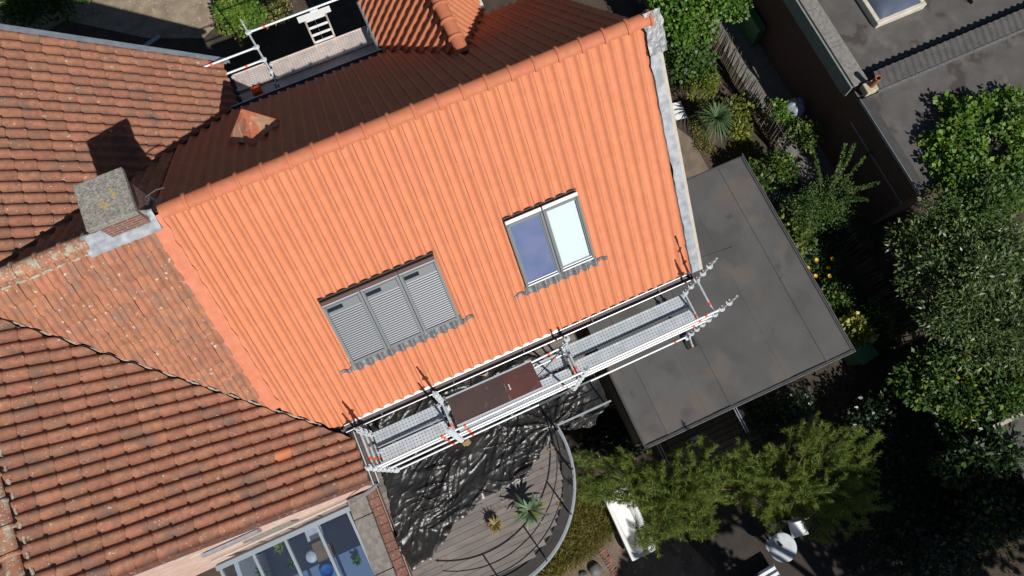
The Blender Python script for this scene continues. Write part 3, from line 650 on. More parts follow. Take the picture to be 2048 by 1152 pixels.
# ------------------------------------------------------------------ terrace
TE = empty('terrace', (-.8, 0, 0), 'round fronted roof terrace with grey timber deck boards', 'terrace')
CU, CV, CR = -.9, .3, 2.07
def arc(r, a0, a1, n): return [(CU + r * math.cos(R(a0 + (a1 - a0) * i / n)), CV + r * math.sin(R(a0 + (a1 - a0) * i / n))) for i in range(n + 1)]
outl = [(-2.78, 2.62), (-2.78, -2.6)] + arc(2.34, -125, 9, 40)[0:] + [(1.42, .62), (2.75, .62), (2.75, 2.62)]
MB().prism(outl, 2.6, 3.0).build('slab', M_EPDM, TE)
MB().prism([(-2.7, 2.55), (-2.7, -2.9), (-1.5, -1.9), (.9, .4), (.9, 2.55)], 0.0, 2.6).build('wall', M_WALL, TE)
bw = .139; k = 0; v = 2.6
while v > -1.78:
    v0, v1 = v - bw + .007, v; vm = (v0 + v1) / 2
    ur = 2.7 if vm > .64 else CU + math.sqrt(max(.01, CR ** 2 - (vm - CV) ** 2)) + random.uniform(-.02, .02)
    if v0 < CV - CR: break
    sp = [-2.8, ur]
    if k % 3 == 1: sp = [-2.8, -1.2 + random.uniform(-.3, .3), ur]
    if k % 3 == 2: sp = [-2.8, -.3 + random.uniform(-.3, .3), ur]
    for a, c in zip(sp[:-1], sp[1:]):
        MB().box(a, c - .004, v0, v1, 3.0, 3.1 + random.uniform(-.003, .003)).build('deck_board', M_BOARD, TE)
    v -= bw; k += 1
ring = arc(CR + .03, -125, 9, 40); ring2 = arc(2.33, -125, 9, 40)
b = MB()
for (p, z) in ((ring, 3.03), (ring2, 3.065)): b.v += [(x, y, z) for x, y in p]
n = len(ring)
for i in range(n - 1): b.f.append((i, n + i, n + i + 1, i + 1))
b.build('upstand', M_EPDM, TE, 60)
# railing
RA = empty('railing', (1.3, -.3, 3.0), 'galvanised curved metal railing round the front of the terrace', 'railing')
ZT = 3.93; rr = 2.30
def railpts(r, z, a0=-120): return [(x, y, z) for x, y in arc(r, a0, 9, 48)]
b = MB(); pa, pb = railpts(rr - .012, ZT), railpts(rr + .016, ZT)
for P_, q in ((pa, 0), (pb, 0), (pb, -.012), (pa, -.012)): b.v += [(x, y, z + q) for x, y, z in P_]
n = len(pa)
for i in range(n - 1):
    for a, c in ((0, 1), (1, 2), (2, 3), (3, 0)): b.f.append((a * n + i, c * n + i, c * n + i + 1, a * n + i + 1))
b.build('top_rail', M_RAILG, RA)
for z in (3.66, 3.42): MB().path(railpts(rr, z), .010, 6).build('mid_rail', M_RAILG, RA, 50)
b = MB(); pa, pb = railpts(rr + .055, 3.86), railpts(rr + .06, 3.60)
for a in (7, -16, -39.5, -67, -94):
    x, y = arc(rr, a, a, 1)[0]; MB().box(x - .016, x + .016, y - .016, y + .016, 2.95, ZT - .012).build('post', M_RAILG, RA)
MB().box(1.37, 2.68, .64, .675, ZT - .012, ZT).build('top_rail', M_RAILG, RA)
for z in (3.66, 3.42): MB().tube((1.4, .66, z), (2.66, .66, z), .010, n=6).build('mid_rail', M_RAILG, RA, 50)
MB().box(2.63, 2.663, .64, .673, 2.95, ZT - .012).build('post', M_RAILG, RA)
# tarpaulin
TP = [at(*q, 3.12) for q in ((728, 852), (775, 965), (792, 1085), (826, 1146), (868, 1108), (930, 1030), (985, 985), (1052, 962), (1080, 905), (1103, 872), (1112, 860), (1150, 862), (1190, 850), (1213, 800), (1205, 760), (1150, 740), (1050, 712), (880, 785))]
TP0 = [(p.x, min(p.y, 2.5)) for p in TP]; TPp = []
for q0, q1 in zip(TP0, TP0[1:] + TP0[:1]):
    nq = max(1, int(math.hypot(q1[0] - q0[0], q1[1] - q0[1]) / .06))
    for q in range(nq):
        x_, y_ = q0[0] + (q1[0] - q0[0]) * q / nq, q0[1] + (q1[1] - q0[1]) * q / nq
        TPp.append((x_ + .09 * noise.noise(Vector((x_ * 3, y_ * 3, 0))) + .05 * noise.noise(Vector((x_ * 9, y_ * 9, 2))), y_ + .09 * noise.noise(Vector((x_ * 3, y_ * 3, 5))) + .05 * noise.noise(Vector((x_ * 9, y_ * 9, 7)))))
def inside(x, y, poly):
    c = False; j = len(poly) - 1
    for i in range(len(poly)):
        (xi_, yi_), (xj, yj) = poly[i], poly[j]
        if (yi_ > y) != (yj > y) and x < (xj - xi_) * (y - yi_) / (yj - yi_) + xi_: c = not c
        j = i
    return c
def edge_p(x, y, poly):
    best = (x, y, 9)
    for i in range(len(poly)):
        (ax, ay), (bx, by) = poly[i], poly[(i + 1) % len(poly)]
        if abs(ax - x) > .2 or abs(ay - y) > .2: continue
        dx, dy = bx - ax, by - ay; t = max(0, min(1, ((x - ax) * dx + (y - ay) * dy) / max(1e-9, dx * dx + dy * dy))); px_, py_ = ax + dx * t, ay + dy * t; d = math.hypot(px_ - x, py_ - y)
        if d < best[2]: best = (px_, py_, d)
    return best
def edge_d(x, y, poly): return min(edge_p(x, y, poly)[2], .2)
def edge_old(x, y, poly):
    best = 9
    for i in range(len(poly)):
        a = Vector(poly[i]); b_ = Vector(poly[(i + 1) % len(poly)]); d = b_ - a; t = max(0, min(1, (Vector((x, y)) - a).dot(d) / max(1e-9, d.length_squared)))
        best = min(best, (a + d * t - Vector((x, y))).length)
    return best
def tarp_z(x, y):
    w1 = noise.noise(Vector((x * .9, y * .9, 2))) * .5; w2 = noise.noise(Vector((x * .9, y * .9, 7))) * .5; z = 0
    a, c_ = (x * .82 + y * .57) + w1, (y * .82 - x * .57) + w2
    for sc, amp, st_, ox in ((1.1, .10, 1.9, 0), (2.6, .045, 1.5, 5), (6.5, .014, 1.2, 9)):
        ds, _p = noise.voronoi(Vector((a * sc, c_ * sc * st_, ox))); z += amp * ds[0]
    for ang, sc, amp, sh, ox in ((.5, 1.5, .045, 22, 0), (-.35, 1.8, .04, 20, 4), (1.2, 2.4, .034, 15, 8), (.75, 3.2, .024, 12, 12), (.1, 4.5, .016, 9, 16)):
        ca, sa = math.cos(ang), math.sin(ang); p, q = x * ca + y * sa, y * ca - x * sa
        nv = noise.noise(Vector((p * sc * .35, q * sc * 1.5 + w1 * 1.2, ox))); g = max(0, noise.noise(Vector((x * .9, y * .9, ox + 30))) + .25)
        z += amp * g * 2 * max(0, 1 - abs(nv) * sh * .5) ** 1.3
    cx, cy = 1.32, .72; d = math.hypot(x - cx, y - cy); th_ = math.atan2(y - cy, x - cx)
    if d < 2.4: z += .065 * (1 - d / 2.4) * (1 - abs(math.sin(th_ * 7 + w1 * 5))) ** 1.6 * min(1, d * 3)
    return z
b = MB(); NX, NY = 280, 205; X0, X1, Y0, Y1 = -2.85, 2.75, -1.55, 2.55; idx = {}
for j in range(NY + 1):
    for i in range(NX + 1):
        x, y = X0 + (X1 - X0) * i / NX, Y0 + (Y1 - Y0) * j / NY
        if not inside(x, y, TPp):
            ex, ey, ed_ = edge_p(x, y, TPp)
            if ed_ > .036: continue
            x, y = ex, ey
        idx[i, j] = len(b.v); z = 3.112 + tarp_z(x, y); e = edge_d(x, y, TPp)
        if e < .15 and y < .6: z += .03 * math.sin(e / .15 * math.pi) * (.5 + noise.noise(Vector((x * 5, y * 5, 3))))
        if x > 1.36 and y < .66:
            o_ = .66 - y; z = 3.12 - .9 * o_ * o_ - .1 * o_ + 1.2 * tarp_z(x, y)
        b.v.append((x, y, z))
for j in range(NY):
    for i in range(NX):
        q = [(i, j), (i + 1, j), (i + 1, j + 1), (i, j + 1)]
        if all(p in idx for p in q): b.f.append(tuple(idx[p] for p in q))
b.build('tarpaulin', M_TARP, None, 16, 'crumpled black plastic sheet spread over the terrace under the scaffold', 'tarpaulin', recalc=False)
# pots on the terrace
def blade(b, base, dirv, L, wd, droop, n=6, fold=.25, lift=1.):
    base = Vector(base); d = Vector(dirv).normalized(); side = d.cross(Vector((0, 0, 1))).normalized() if abs(d.z) < .98 else Vector((1, 0, 0)); k = len(b.v)
    for i in range(n + 1):
        t = i / n; p = base + d * (L * t) + Vector((0, 0, -droop * L * t * t)); ww = wd * (math.sin(math.pi * min(1, .25 + .75 * t)) ** .8 if t < 1 else .02)
        up = Vector((0, 0, fold * ww)); b.v += [tuple(p - side * ww + up), tuple(p), tuple(p + side * ww + up)]
    for i in range(n):
        a = k + 3 * i; b.f += [(a, a + 1, a + 4, a + 3), (a + 1, a + 2, a + 5, a + 4)]
def pot(root, c, r, h):
    p = MB().lathe(c, [(r * .7, 0), (r * .95, h * .8), (r * 1.08, h * .8), (r * 1.08, h), (r * .93, h), (r * .9, h * .86)], 20).build('pot', M_TERRA, root, 40)
    return p
c = at(1058, 1022, 3.3); c = Vector((c.x, c.y, 3.1))
AG = empty('potted_agave', c, 'spiky grey green agave in a terracotta pot on the terrace boards', 'potted plant')
pot(AG, c, .15, .26)
for k in range(26):
    a = k * 2.4; el = .25 + .9 * (k / 26); L = random.uniform(.38, .6) * (1 - .25 * k / 26)
    b = MB(); blade(b, c + Vector((.03 * math.cos(a), .03 * math.sin(a), .3)), (math.cos(a), math.sin(a), el), L, random.uniform(.028, .042), .45 if k < 16 else .15); b.build('leaf', L_AGA if k % 9 else L_VAR, AG, 60, recalc=False)
c = at(990, 1050, 3.3); c = Vector((c.x, c.y, 3.1))
PP = empty('potted_plant', c, 'small terracotta pot with thin yellowing grass leaves on the terrace boards', 'potted plant')
pot(PP, c, .125, .2); MB().lathe(c + Vector((0, 0, .15)), [(.11, 0), (.11, .02), (.02, .03)], 16).build('soil', M_SOIL, PP)
b = MB()
for k in range(60):
    a = random.uniform(0, 6.3); r = random.uniform(0, .08); blade(b, c + Vector((r * math.cos(a), r * math.sin(a), .17)), (math.cos(a), math.sin(a), random.uniform(.5, 2)), random.uniform(.15, .33), .007, .5, 4)
b.build('leaves', L_DRY, PP, recalc=False)
# ------------------------------------------------------------------ party wall and conservatory
PW = empty('garden_wall', (-3.1, 0, 0), 'wall with a broad concrete coping and red brick edge beside the terrace', 'wall')
MB().box(-3.4, -2.85, -3.0, 1.1, 0, 3.05).build('wall', M_PINK, PW)
for k, (a, c) in enumerate(((-2.6, -.62), (-.61, .62), (.63, 1.1))): MB().box(-3.52, -3.10, a, c - .008, 3.05, 3.3).build('coping_stone', M_COPE, PW, bevel=.012)
for k in range(17):
    v = -2.3 + k * .2; MB().box(-3.09, -2.86, v, v + .19, 3.05, 3.20 + random.uniform(-.004, .004)).build('brick', M_RBRICK, PW, bevel=.006)
CO = empty('conservatory', (-5.2, -.2, 0), 'lean-to conservatory with grey bars and a sloping glass roof', 'conservatory')
MCo = frame((0, .98, 3.0), (1, 0, 0), (0, -1, -.32))   # s = u, t down slope (normal points down)
ub = [-6.62, -5.86, -5.12, -4.38, -3.64]
for k in range(5):
    MB().box(ub[k] - .03, ub[k] + .03, .1, 3.2, -.07, .02, MCo).build('glazing_bar', mat('grey_blue_bar', (.19, .23, .26), rough=.45) if k == 0 else MATS['grey_blue_bar'], CO)
MB().box(-6.68, -3.55, -.02, .09, -.12, .06, MCo).build('wall_plate', MATS['grey_blue_bar'], CO)
for k in range(4): MB().box(ub[k] + .03, ub[k + 1] - .03, .09, 3.2, -.026, -.02, MCo).build('pane', M_CGLASS, CO)
MB().box(-6.7, -3.53, -2.0, 1.1, 0, .06).build('floor', mat('conservatory_floor', (.32, .37, .45), rough=.6), CO)
MB().box(-6.7, -6.6, -2.0, .95, .06, 2.0).build('side_wall', M_WHITE, CO)
tb = MB().box(-6.5, -3.7, -1.3, .1, 1.35, 1.4); tb.box(-6.4, -6.3, -1.2, -1.1, .06, 1.35); tb.box(-3.9, -3.8, -1.2, -1.1, .06, 1.35); tb.box(-6.4, -6.3, -.1, 0, .06, 1.35); tb.box(-3.9, -3.8, -.1, 0, .06, 1.35)
tb.build('bench', mat('blue_bench', (.26, .32, .44), rough=.6), None, label='long blue grey bench inside the conservatory under the glass', cat='bench')
def onb(px, py): p = at(px, py, 1.45); return Vector((p.x, p.y, 1.4))
c = onb(626, 1112); MB().lathe(c, [(.05, 0), (.12, .05), (.15, .14), (.12, .24), (.04, .28)], 18).build('lamp', M_WHITE, None, 40, 'round white paper lamp seen through the conservatory glass', 'lamp')
c = onb(652, 1104); b = MB().box(c.x - .2, c.x + .2, c.y - .15, c.y + .15, 1.4, 1.62); b.box(c.x - .22, c.x + .1, c.y + .15, c.y + .3, 1.60, 1.615)
b.build('box', M_CARD, None, label='brown cardboard box with open flaps under the conservatory glass', cat='box')
c = onb(626, 1064); b = MB().box(c.x - .2, c.x + .2, c.y - .17, c.y + .14, 1.4, 1.41); b.build('paper', M_WHITE, None, label='square sheet of white paper lying under the conservatory glass', cat='paper')
c = onb(655, 1142); MB().lathe(c, [(.06, 0), (.15, .05), (.17, .10), (.15, .10), (.07, .03)], 18).build('bowl', M_BLUE, None, 40, 'blue plastic bowl at the lower edge under the conservatory glass', 'bowl')
for (px, py, lab, lm) in ((585, 1125, 'leafy white pot plant left of the white lamp in the conservatory', L_MID), (560, 1095, 'pale spindly pot plant near the conservatory wall plate', L_VAR), (525, 1140, 'green pot plant at the far left of the conservatory', L_MID), (715, 1120, 'low green pot plant against the coping wall in the conservatory', L_BRIGHT)):
    c = onb(px, py); e = empty('pot_plant', c, lab, 'pot plant'); MB().lathe(c, [(.06, 0), (.08, .13), (.07, .13)], 14).build('pot', M_WHITE, e, 40)
    b = MB()
    for k in range(22): a = k * 2.4; blade(b, c + Vector((0, 0, .12)), (math.cos(a), math.sin(a), random.uniform(.3, 1.5)), random.uniform(.1, .24), .022, .5, 4)
    b.build('leaves', lm, e, recalc=False)
# ------------------------------------------------------------------ scaffolds
def rosette_mesh():
    b = MB(); n = 16
    for (r0, r1) in ((.047, .062), (.024, .034)):
        k = len(b.v)
        for r, z in ((r0, -.0045), (r1, -.0045), (r1, .0045), (r0, .0045)):
            b.v += [(r * math.cos(2 * math.pi * j / n), r * math.sin(2 * math.pi * j / n), z) for j in range(n)]
        for a in range(4):
            for j in range(n): c2 = (a + 1) % 4; j2 = (j + 1) % n; b.f.append((k + a * n + j, k + a * n + j2, k + c2 * n + j2, k + c2 * n + j))
    for j in range(8):
        t = math.pi * j / 4; b.box(.03, .05, -.006, .006, -.004, .004, Matrix.Rotation(t, 4, 'Z'))
    return b.mesh('rosette', M_GALVW, 40)
ROS = rosette_mesh()
def standard(root, u, v, z0, z1, ros, base=True):
    b = MB().tube((u, v, z0), (u, v, z1), .0242, n=10); b.tube((u, v, z1), (u, v, z1 + .16), .018, n=8)
    s = b.build('standard', M_GALV, root, 40)
    for z in ros: inst('rosette', ROS, s, Matrix.Translation((u, v, z)) @ Matrix.Rotation(random.uniform(0, .7), 4, 'Z'))
    if base:
        q = MB().box(u - .075, u + .075, v - .075, v + .075, z0 - .012, z0); q.lathe((u, v, z0), [(.05, 0), (.05, .02), (.036, .03), (.036, .12)], 12); q.build('base_plate', M_GALV, s)
    return s
def rail(root, p0, p1, name='guard_rail', m=None, band=True, r=.0242, bt=.88):
    p0, p1 = Vector(p0), Vector(p1); d = (p1 - p0).normalized(); a, c = p0 + d * .06, p1 - d * .06
    o = MB().tube(a, c, r, n=10).build(name, m or M_GALVW, root, 40)
    if band:
        q = p0.lerp(p1, bt); MB().tube(q - d * .03, q + d * .03, r + .004, n=10).build('red_band', M_RED, o, 40)
    for q, sg in ((p0, 1), (p1, -1)):
        e = q + d * sg * .055; MB().box(e.x - .022, e.x + .022, e.y - .022, e.y + .022, e.z - .034, e.z + .034).build('wedge_head', M_GALV, o)
    return o
def deck(root, u0, u1, v0, v1, z, m=M_DECK, name='steel_deck'):
    b = MB().box(u0, u1, v0 + .018, v1 - .018, z - .05, z); b.box(u0, u1, v0, v0 + .018, z - .06, z + .014); b.box(u0, u1, v1 - .018, v1, z - .06, z + .014)
    n = int((u1 - u0) / .3)
    d = b.build(name, m, root)
    for k in range(1, n + 1): MB().box(u0 + (u1 - u0) * k / (n + 1) - .006, u0 + (u1 - u0) * k / (n + 1) + .006, v0 + .02, v1 - .02, z, z + .004).build('stiffening_rib', M_GALV, d)
    for u in (u0, u1):
        for v in (v0 + .05, v1 - .05): MB().box(u - .035, u + .035, v - .02, v + .02, z - .05, z + .015).build('hook', M_GALV, d)
    return d
SC = empty('scaffold', (1.5, 1.65, 3.1), 'galvanised tube scaffold with three bays below the new roof eave', 'scaffold')
VO, VI = 1.24, 2.0; UU = [-2.26, -.69, 2.13, 5.1]; ZB = 3.15
rz = [3.6 + .5 * k for k in range(7)]
for i, u in enumerate(UU):
    vo, vi = VO + .02 * i, VI + .03 * i
    standard(SC, u, vo, ZB, (6.75, 6.7, 6.55, 6.95)[i], [3.3] + rz[:(7, 7, 6, 7)[i]])
    standard(SC, u, vi, ZB, (6.4, 6.4, 5.7, 6.95)[i], [3.3] + rz[:(6, 6, 5, 7)[i]])
def bay(i, zs_out, zs_in, name='guard_rail'):
    u0, u1 = UU[i], UU[i + 1]
    for z in zs_out: rail(SC, (u0, VO + .02 * i, z), (u1, VO + .02 * i + .02, z), bt=.88 if i != 1 else .1)
    for z in zs_in: rail(SC, (u0, VI + .03 * i, z), (u1, VI + .03 * (i + 1), z), 'ledger', M_GALV)
bay(0, (6.1, 5.6, 4.6, 3.3), ()); bay(1, (6.15, 5.0, 4.45, 3.3), ()); bay(2, (6.1, 5.6, 5.1, 3.3), ())
rail(SC, (1.1, VI - .02, 5.1), (UU[2], VI + .02, 5.1), 'ledger', bt=.6); rail(SC, (1.1, VI - .12, 4.9), (UU[2], VI - .1, 4.9), 'ledger', bt=.7, r=.018)
rail(SC, (UU[0], VI, 5.6), (UU[0], VO, 5.6), 'end_rail', M_GALV, bt=.75); rail(SC, (UU[0], VI, 6.1), (UU[0], VO, 6.1), 'end_rail', M_GALV, bt=.75)
for i, z in ((0, 5.02), (1, 5.02), (1, 4.5), (2, 4.5), (2, 5.0), (3, 4.5), (3, 5.6)):
    rail(SC, (UU[i], VI + .03 * i, z), (UU[i], VO + .02 * i, z), 'transom', M_GALV, bt=.7)
deck(SC, -2.2, -.76, 1.66, 1.98, 5.12); deck(SC, -2.2, -.76, 1.30, 1.62, 5.12)
deck(SC, 2.22, 5.02, 1.76, 2.08, 4.6); deck(SC, 2.22, 5.02, 1.38, 1.70, 4.6)
deck(SC, -.56, 2.05, 1.69, 2.0, 4.6); deck(SC, -.56, 2.05, 1.30, 1.62, 4.6)
pl = MB().box(-.57, .62, 1.43, 2.0, 5.13, 5.155).build('plywood_deck', M_PLY, SC)
b = MB(); b.box(-.58, 1.33, 2.0, 2.03, 5.07, 5.17); b.box(-.58, 1.33, 1.40, 1.43, 5.07, 5.17); b.build('deck_frame', M_GALV, pl)
ht = MB().box(.625, 1.32, 1.435, 1.995, 5.13, 5.158).build('hatch', M_PLY2, SC)
b = MB().lathe((.70, 1.66, 5.158), [(.02, 0), (.02, .02), (.008, .03)], 10); b.box(.69, .71, 1.66, 1.76, 5.165, 5.18); b.build('latch', M_GALVW, ht)
b = MB().path([(1.35, 1.72, 4.75), (1.7, 1.85, 4.9), (2.0, 1.98, 5.1), (2.1, 2.0, 5.35)], .010, 6); b.build('rope', M_BLACK, SC, 60)
for k in range(2): rail(SC, (2.13 - .02 * k, 1.28, 3.4 + .3 * k), (1.6, 1.28, 5.5), 'brace', M_GALV) if k == 0 else None
rail(SC, (5.1, 1.3, 3.35), (5.05, 1.0, 3.35), 'brace', M_GALV)
MB().box(5.0, 5.25, 1.02, 1.28, 3.09, 3.12).build('base_pad', M_BLACK, SC)
# timber blocks under the scaffold
for k, (px, py, a, lab) in enumerate(((935, 888, .3, 'orange timber block under the scaffold foot on the tarpaulin'), (722, 866, .1, 'square timber board at the left end of the gutter by the scaffold'), (1148, 795, .5, 'timber offcut beside the scaffold foot near the terrace corner'), (928, 852, .1, 'small timber offcut behind the scaffold foot on the tarpaulin'))):
    p = at(px, py, 3.18); MB().box(-.09, .09, -.08, .08, 0, .045, Matrix.Rotation(a, 4, 'Z')).build('timber_block', M_BLOCK, None, label=lab, cat='timber block', group='timber offcuts under the scaffold').location = (p.x, p.y, 3.15)
p = at(966, 744, 3.12); MB().lathe((p.x, p.y, 3.1), [(.10, 0), (.13, .03), (.13, .12), (.09, .17), (.02, .18)], 9).build('stone', mat('sandstone', (.4, .32, .2), (.3, .24, .15), scale=9, rough=.95), None, 60, 'rounded sandstone lump on the terrace below the gutter', 'stone')
# north scaffold
SN = empty('scaffold', (-.4, 10.8, 0), 'scaffold platform with perforated planks behind the shaded north eave', 'scaffold')
for (u, v, z1) in ((-1.42, 10.95, 6.45), (1.62, 10.95, 6.45), (1.72, 10.98, 6.3), (-1.42, 10.2, 4.7)):
    standard(SN, u, v, .05, z1, [z for z in (.6, 1.6, 2.6, 3.6, 4.6, 5.1, 5.6, 6.15) if z < z1])
rail(SN, (-1.42, 10.95, 6.15), (1.62, 10.95, 6.15), bt=.12); rail(SN, (-1.42, 10.95, 5.6), (-2.85, 10.95, 5.6), bt=.75); rail(SN, (-1.42, 10.95, 5.1), (-2.85, 10.95, 5.1), bt=.3)
rail(SN, (-1.42, 10.95, 4.55), (-1.42, 10.2, 4.55), 'transom', M_GALV, bt=.8); rail(SN, (1.62, 10.95, 5.6), (1.62, 10.2, 5.6), 'transom', M_GALV)
b = None
deck(SN, -1.36, 1.56, 10.63, 11.14, 4.66, M_DECK2); deck(SN, -1.36, 1.56, 10.22, 10.58, 4.66, M_DECK2)
deck(SN, -2.28, -1.46, 10.66, 11.14, 4.72, M_DECK2); deck(SN, -2.28, -1.46, 10.22, 10.6, 4.7, M_DECK2)
rail(SN, (-1.42, 10.2, 4.35), (1.62, 10.2, 4.35), 'ledger', M_GALV)
p = at(515, 182, 4.75); bx_ = MB().box(p.x - .12, p.x + .1, p.y - .08, p.y + .08, 4.72, 4.84); bx_.path([(p.x - .1, p.y, 4.84), (p.x, p.y, 4.94), (p.x + .1, p.y, 4.84)], .012, 6)
bx_.build('toolbox', M_RED, None, label='small red toolbox on the north scaffold platform', cat='toolbox')
# ladder
LA = empty('ladder', (.05, 11.2, 0), 'aluminium ladder rising above the north scaffold platform with a wide top bar', 'ladder')
for u in (-.20, .30): MB().box(u - .02, u + .02, 11.17, 11.23, .0, 5.62).build('side_rail', mat('aluminium', (.52, .47, .43), rough=.4, metal=.4) if 'aluminium' not in MATS else MATS['aluminium'], LA)
for k in range(20): MB().box(-.18, .28, 11.18, 11.22, .25 + .275 * k, .285 + .275 * k).build('rung', M_WHITE, LA)
MB().box(-.34, .44, 11.14, 11.26, 5.6, 5.66).build('top_bar', M_WHITE, LA)
MB().box(-.02, .18, 11.26, 11.36, 5.6, 5.68).build('pulley_block', M_GALV, LA, bevel=.02)
MB().box(.02, .022, 11.12, 11.13, .5, 5.6).build('cord', M_GALV, LA)
# ------------------------------------------------------------------ brick outbuilding
SHO = Vector((-.25, 0, .3))
SH = empty('outbuilding', (15, 8, 0), 'brick outbuilding with two felt flat roofs behind the garden fence', 'outbuilding')
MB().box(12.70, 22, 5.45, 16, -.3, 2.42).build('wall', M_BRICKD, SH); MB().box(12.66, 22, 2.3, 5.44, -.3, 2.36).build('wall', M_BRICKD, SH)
for k in range(8):
    v = 5.5 + k * 1.25; MB().box(12.58, 13.02, v, v + 1.24, 2.5, 2.58).build('coping_stone', M_COPE, SH, bevel=.01)
MB().box(12.52, 12.58, 5.5, 15.5, 2.05, 2.52).build('fascia', M_GFASC, SH)
MB().box(13.0, 22, 5.75, 16, 2.40, 2.44).build('upper_roof', M_FELTS, SH)
MB().box(16.9, 22, 6.4, 16, 2.44, 2.56).build('raised_roof', M_FELTS, SH)
MB().box(12.62, 22, 2.26, 5.12, 2.36, 2.46).build('lower_roof', M_FELTS, SH)
MB().box(12.60, 12.84, 2.24, 5.12, 2.46, 2.485).build('roof_edge', M_FELTE, SH); MB().box(12.585, 12.60, 2.2, 5.15, 2.40, 2.49).build('edge_trim', M_ZINC, SH)
MB().box(12.635, 12.655, 2.3, 4.9, 1.55, 1.60).build('wall_pipe', M_ZINC, SH)
b = MB(); n = 420
for i in range(n + 1):
    u = 13.15 + 8.2 * i / n; z = .028 * math.cos(2 * math.pi * (u - 13.15) / .2)
    b.v += [(u, 5.16, 2.56 + z), (u, 5.62, 2.72 + z)]
for i in range(n): b.f.append((2 * i, 2 * i + 2, 2 * i + 3, 2 * i + 1))
b.build('corrugated_sheet', mat('corrugated', (.085, .08, .078), (.06, .056, .055), scale=5, rough=.85), SH, 60, recalc=False)
MB().box(13.1, 21.5, 5.10, 5.15, 2.46, 2.56).build('lead_flashing', M_LEAD, SH)
for k in range(14):
    u = 12.66 + k * .215; MB().box(u, u + .205, 2.17, 2.27, 2.30 + random.uniform(-.015, .01), 2.40 + random.uniform(-.03, .01)).build('brick', M_RBRICK, SH)
# chimney pot on its block
CP = empty('flue', (12.95, 5.3, 2.46), 'terracotta flue pipe on a pale concrete block at the outbuilding corner', 'flue')
MB().box(12.74, 13.08, 5.14, 5.44, 2.46, 2.68).build('block', mat('pale_block', (.5, .42, .3), (.4, .33, .24), scale=9, rough=.95), CP, bevel=.02)
b = MB(); n = 18; c0 = Vector((12.93, 5.30, 2.68)); prof = [(.075, 0), (.075, .32), (.085, .32), (.085, .38), (.062, .38), (.06, .1)]
b.lathe(c0, prof, n).build('pipe', M_TERRA, CP, 40)
# dome skylight
SK = empty('skylight', (14.9, 7.6, 2.44), 'domed acrylic skylight with a white frame on the upper felt roof', 'skylight')
b = MB()
for (x0, x1, y0, y1) in ((14.08, 15.62, 6.82, 6.94), (14.08, 15.62, 8.6, 8.72), (14.08, 14.2, 6.94, 8.6), (15.5, 15.62, 6.94, 8.6)): b.box(x0, x1, y0, y1, 2.44, 2.66)
b.build('frame', mat('aged_white', (.62, .58, .48), (.5, .46, .38), scale=5, rough=.6), SK, bevel=.02)
b = MB(); n = 16
for i in range(n + 1):
    for j in range(n + 1):
        x, y = i / n * 2 - 1, j / n * 2 - 1; h = .24 * ((1 - abs(x) ** 2.6) * (1 - abs(y) ** 2.6)) ** .55
        b.v.append((14.85 + x * .655, 7.77 + y * .835, 2.64 + h))
for i in range(n):
    for j in range(n): q = i * (n + 1) + j; b.f.append((q, q + n + 1, q + n + 2, q + 1))
b.build('dome', M_DOME, SK, 180, recalc=False)
for _o in list(SH.children) + list(CP.children) + list(SK.children): _o.location += SHO
MB().box(12.5, 21, 2.4, 15.9, 0, 1.2).build('plinth', M_BRICKD, SH)
# ------------------------------------------------------------------ fences
FE = empty('fence', (11.05, 7.6, 0), 'weathered chestnut paling fence between the shrub border and the path', 'fence')
pm = []
for k in range(4):
    b = MB().path([(0, 0, 0), (random.uniform(-.02, .02), random.uniform(-.02, .02), .6), (random.uniform(-.04, .04), random.uniform(-.03, .03), 1.2)], [.022, .02, .010], 6); pm.append(b.mesh('picket', M_DWOOD, 60))
k = 0; v = 9.95
while v > 5.35:
    inst('picket', pm[k % 4], FE, Matrix.Translation((11.05 + random.uniform(-.03, .03), v, 0)) @ Matrix.Rotation(random.uniform(-.06, .06), 4, 'X') @ Matrix.Scale(random.uniform(.92, 1.12), 4, (0, 0, 1))); v -= .08 + random.uniform(-.012, .012); k += 1
for z in (.35, .95): MB().path([(11.05 + .015 * math.sin(i), 10 - i * .5, z) for i in range(10)], .006, 5).build('wire', M_ZINC, FE)
FE2 = empty('fence', (11.4, .6, 0), 'dark paling fence in the shade beneath the grey green tree', 'fence')
v = 2.6
while v > -1.2:
    inst('picket', pm[k % 4], FE2, Matrix.Translation((11.3 + random.uniform(-.03, .03), v, 0)) @ Matrix.Rotation(random.uniform(-.06, .06), 4, 'X')); v -= .1; k += 1
# ------------------------------------------------------------------ garden things
def gp(px, py, z=0.): return at(px, py, z)
# bathtub
B0 = Vector((2.33, -2.2, 0)); BT = empty('bathtub', B0, 'white enamel bathtub lying under the pine branches in the garden', 'bathtub')
b = MB(); N_ = 32
def rrect(hx, hy, r, n=8):
    out = []
    for cx, cy, a in ((hx - r, hy - r, 0), (-hx + r, hy - r, 90), (-hx + r, -hy + r, 180), (hx - r, -hy + r, 270)):
        out += [(cx + r * math.cos(R(a + 90 * i / (n - 1))), cy + r * math.sin(R(a + 90 * i / (n - 1)))) for i in range(n)]
    return out
rings = [(rrect(.36, .86, .03), .30), (rrect(.36, .86, .03), .50), (rrect(.355, .855, .03), .515), (rrect(.28, .74, .22), .515), (rrect(.26, .72, .22), .49), (rrect(.2, .6, .18), .14), (rrect(.12, .5, .1), .10)]
for P_, z in rings: b.v += [(B0.x + x, B0.y + y, z) for x, y in P_]
for i in range(len(rings) - 1):
    for j in range(N_): j2 = (j + 1) % N_; b.f.append((i * N_ + j, i * N_ + j2, (i + 1) * N_ + j2, (i + 1) * N_ + j))
b.f.append(tuple((len(rings) - 1) * N_ + j for j in range(N_)))
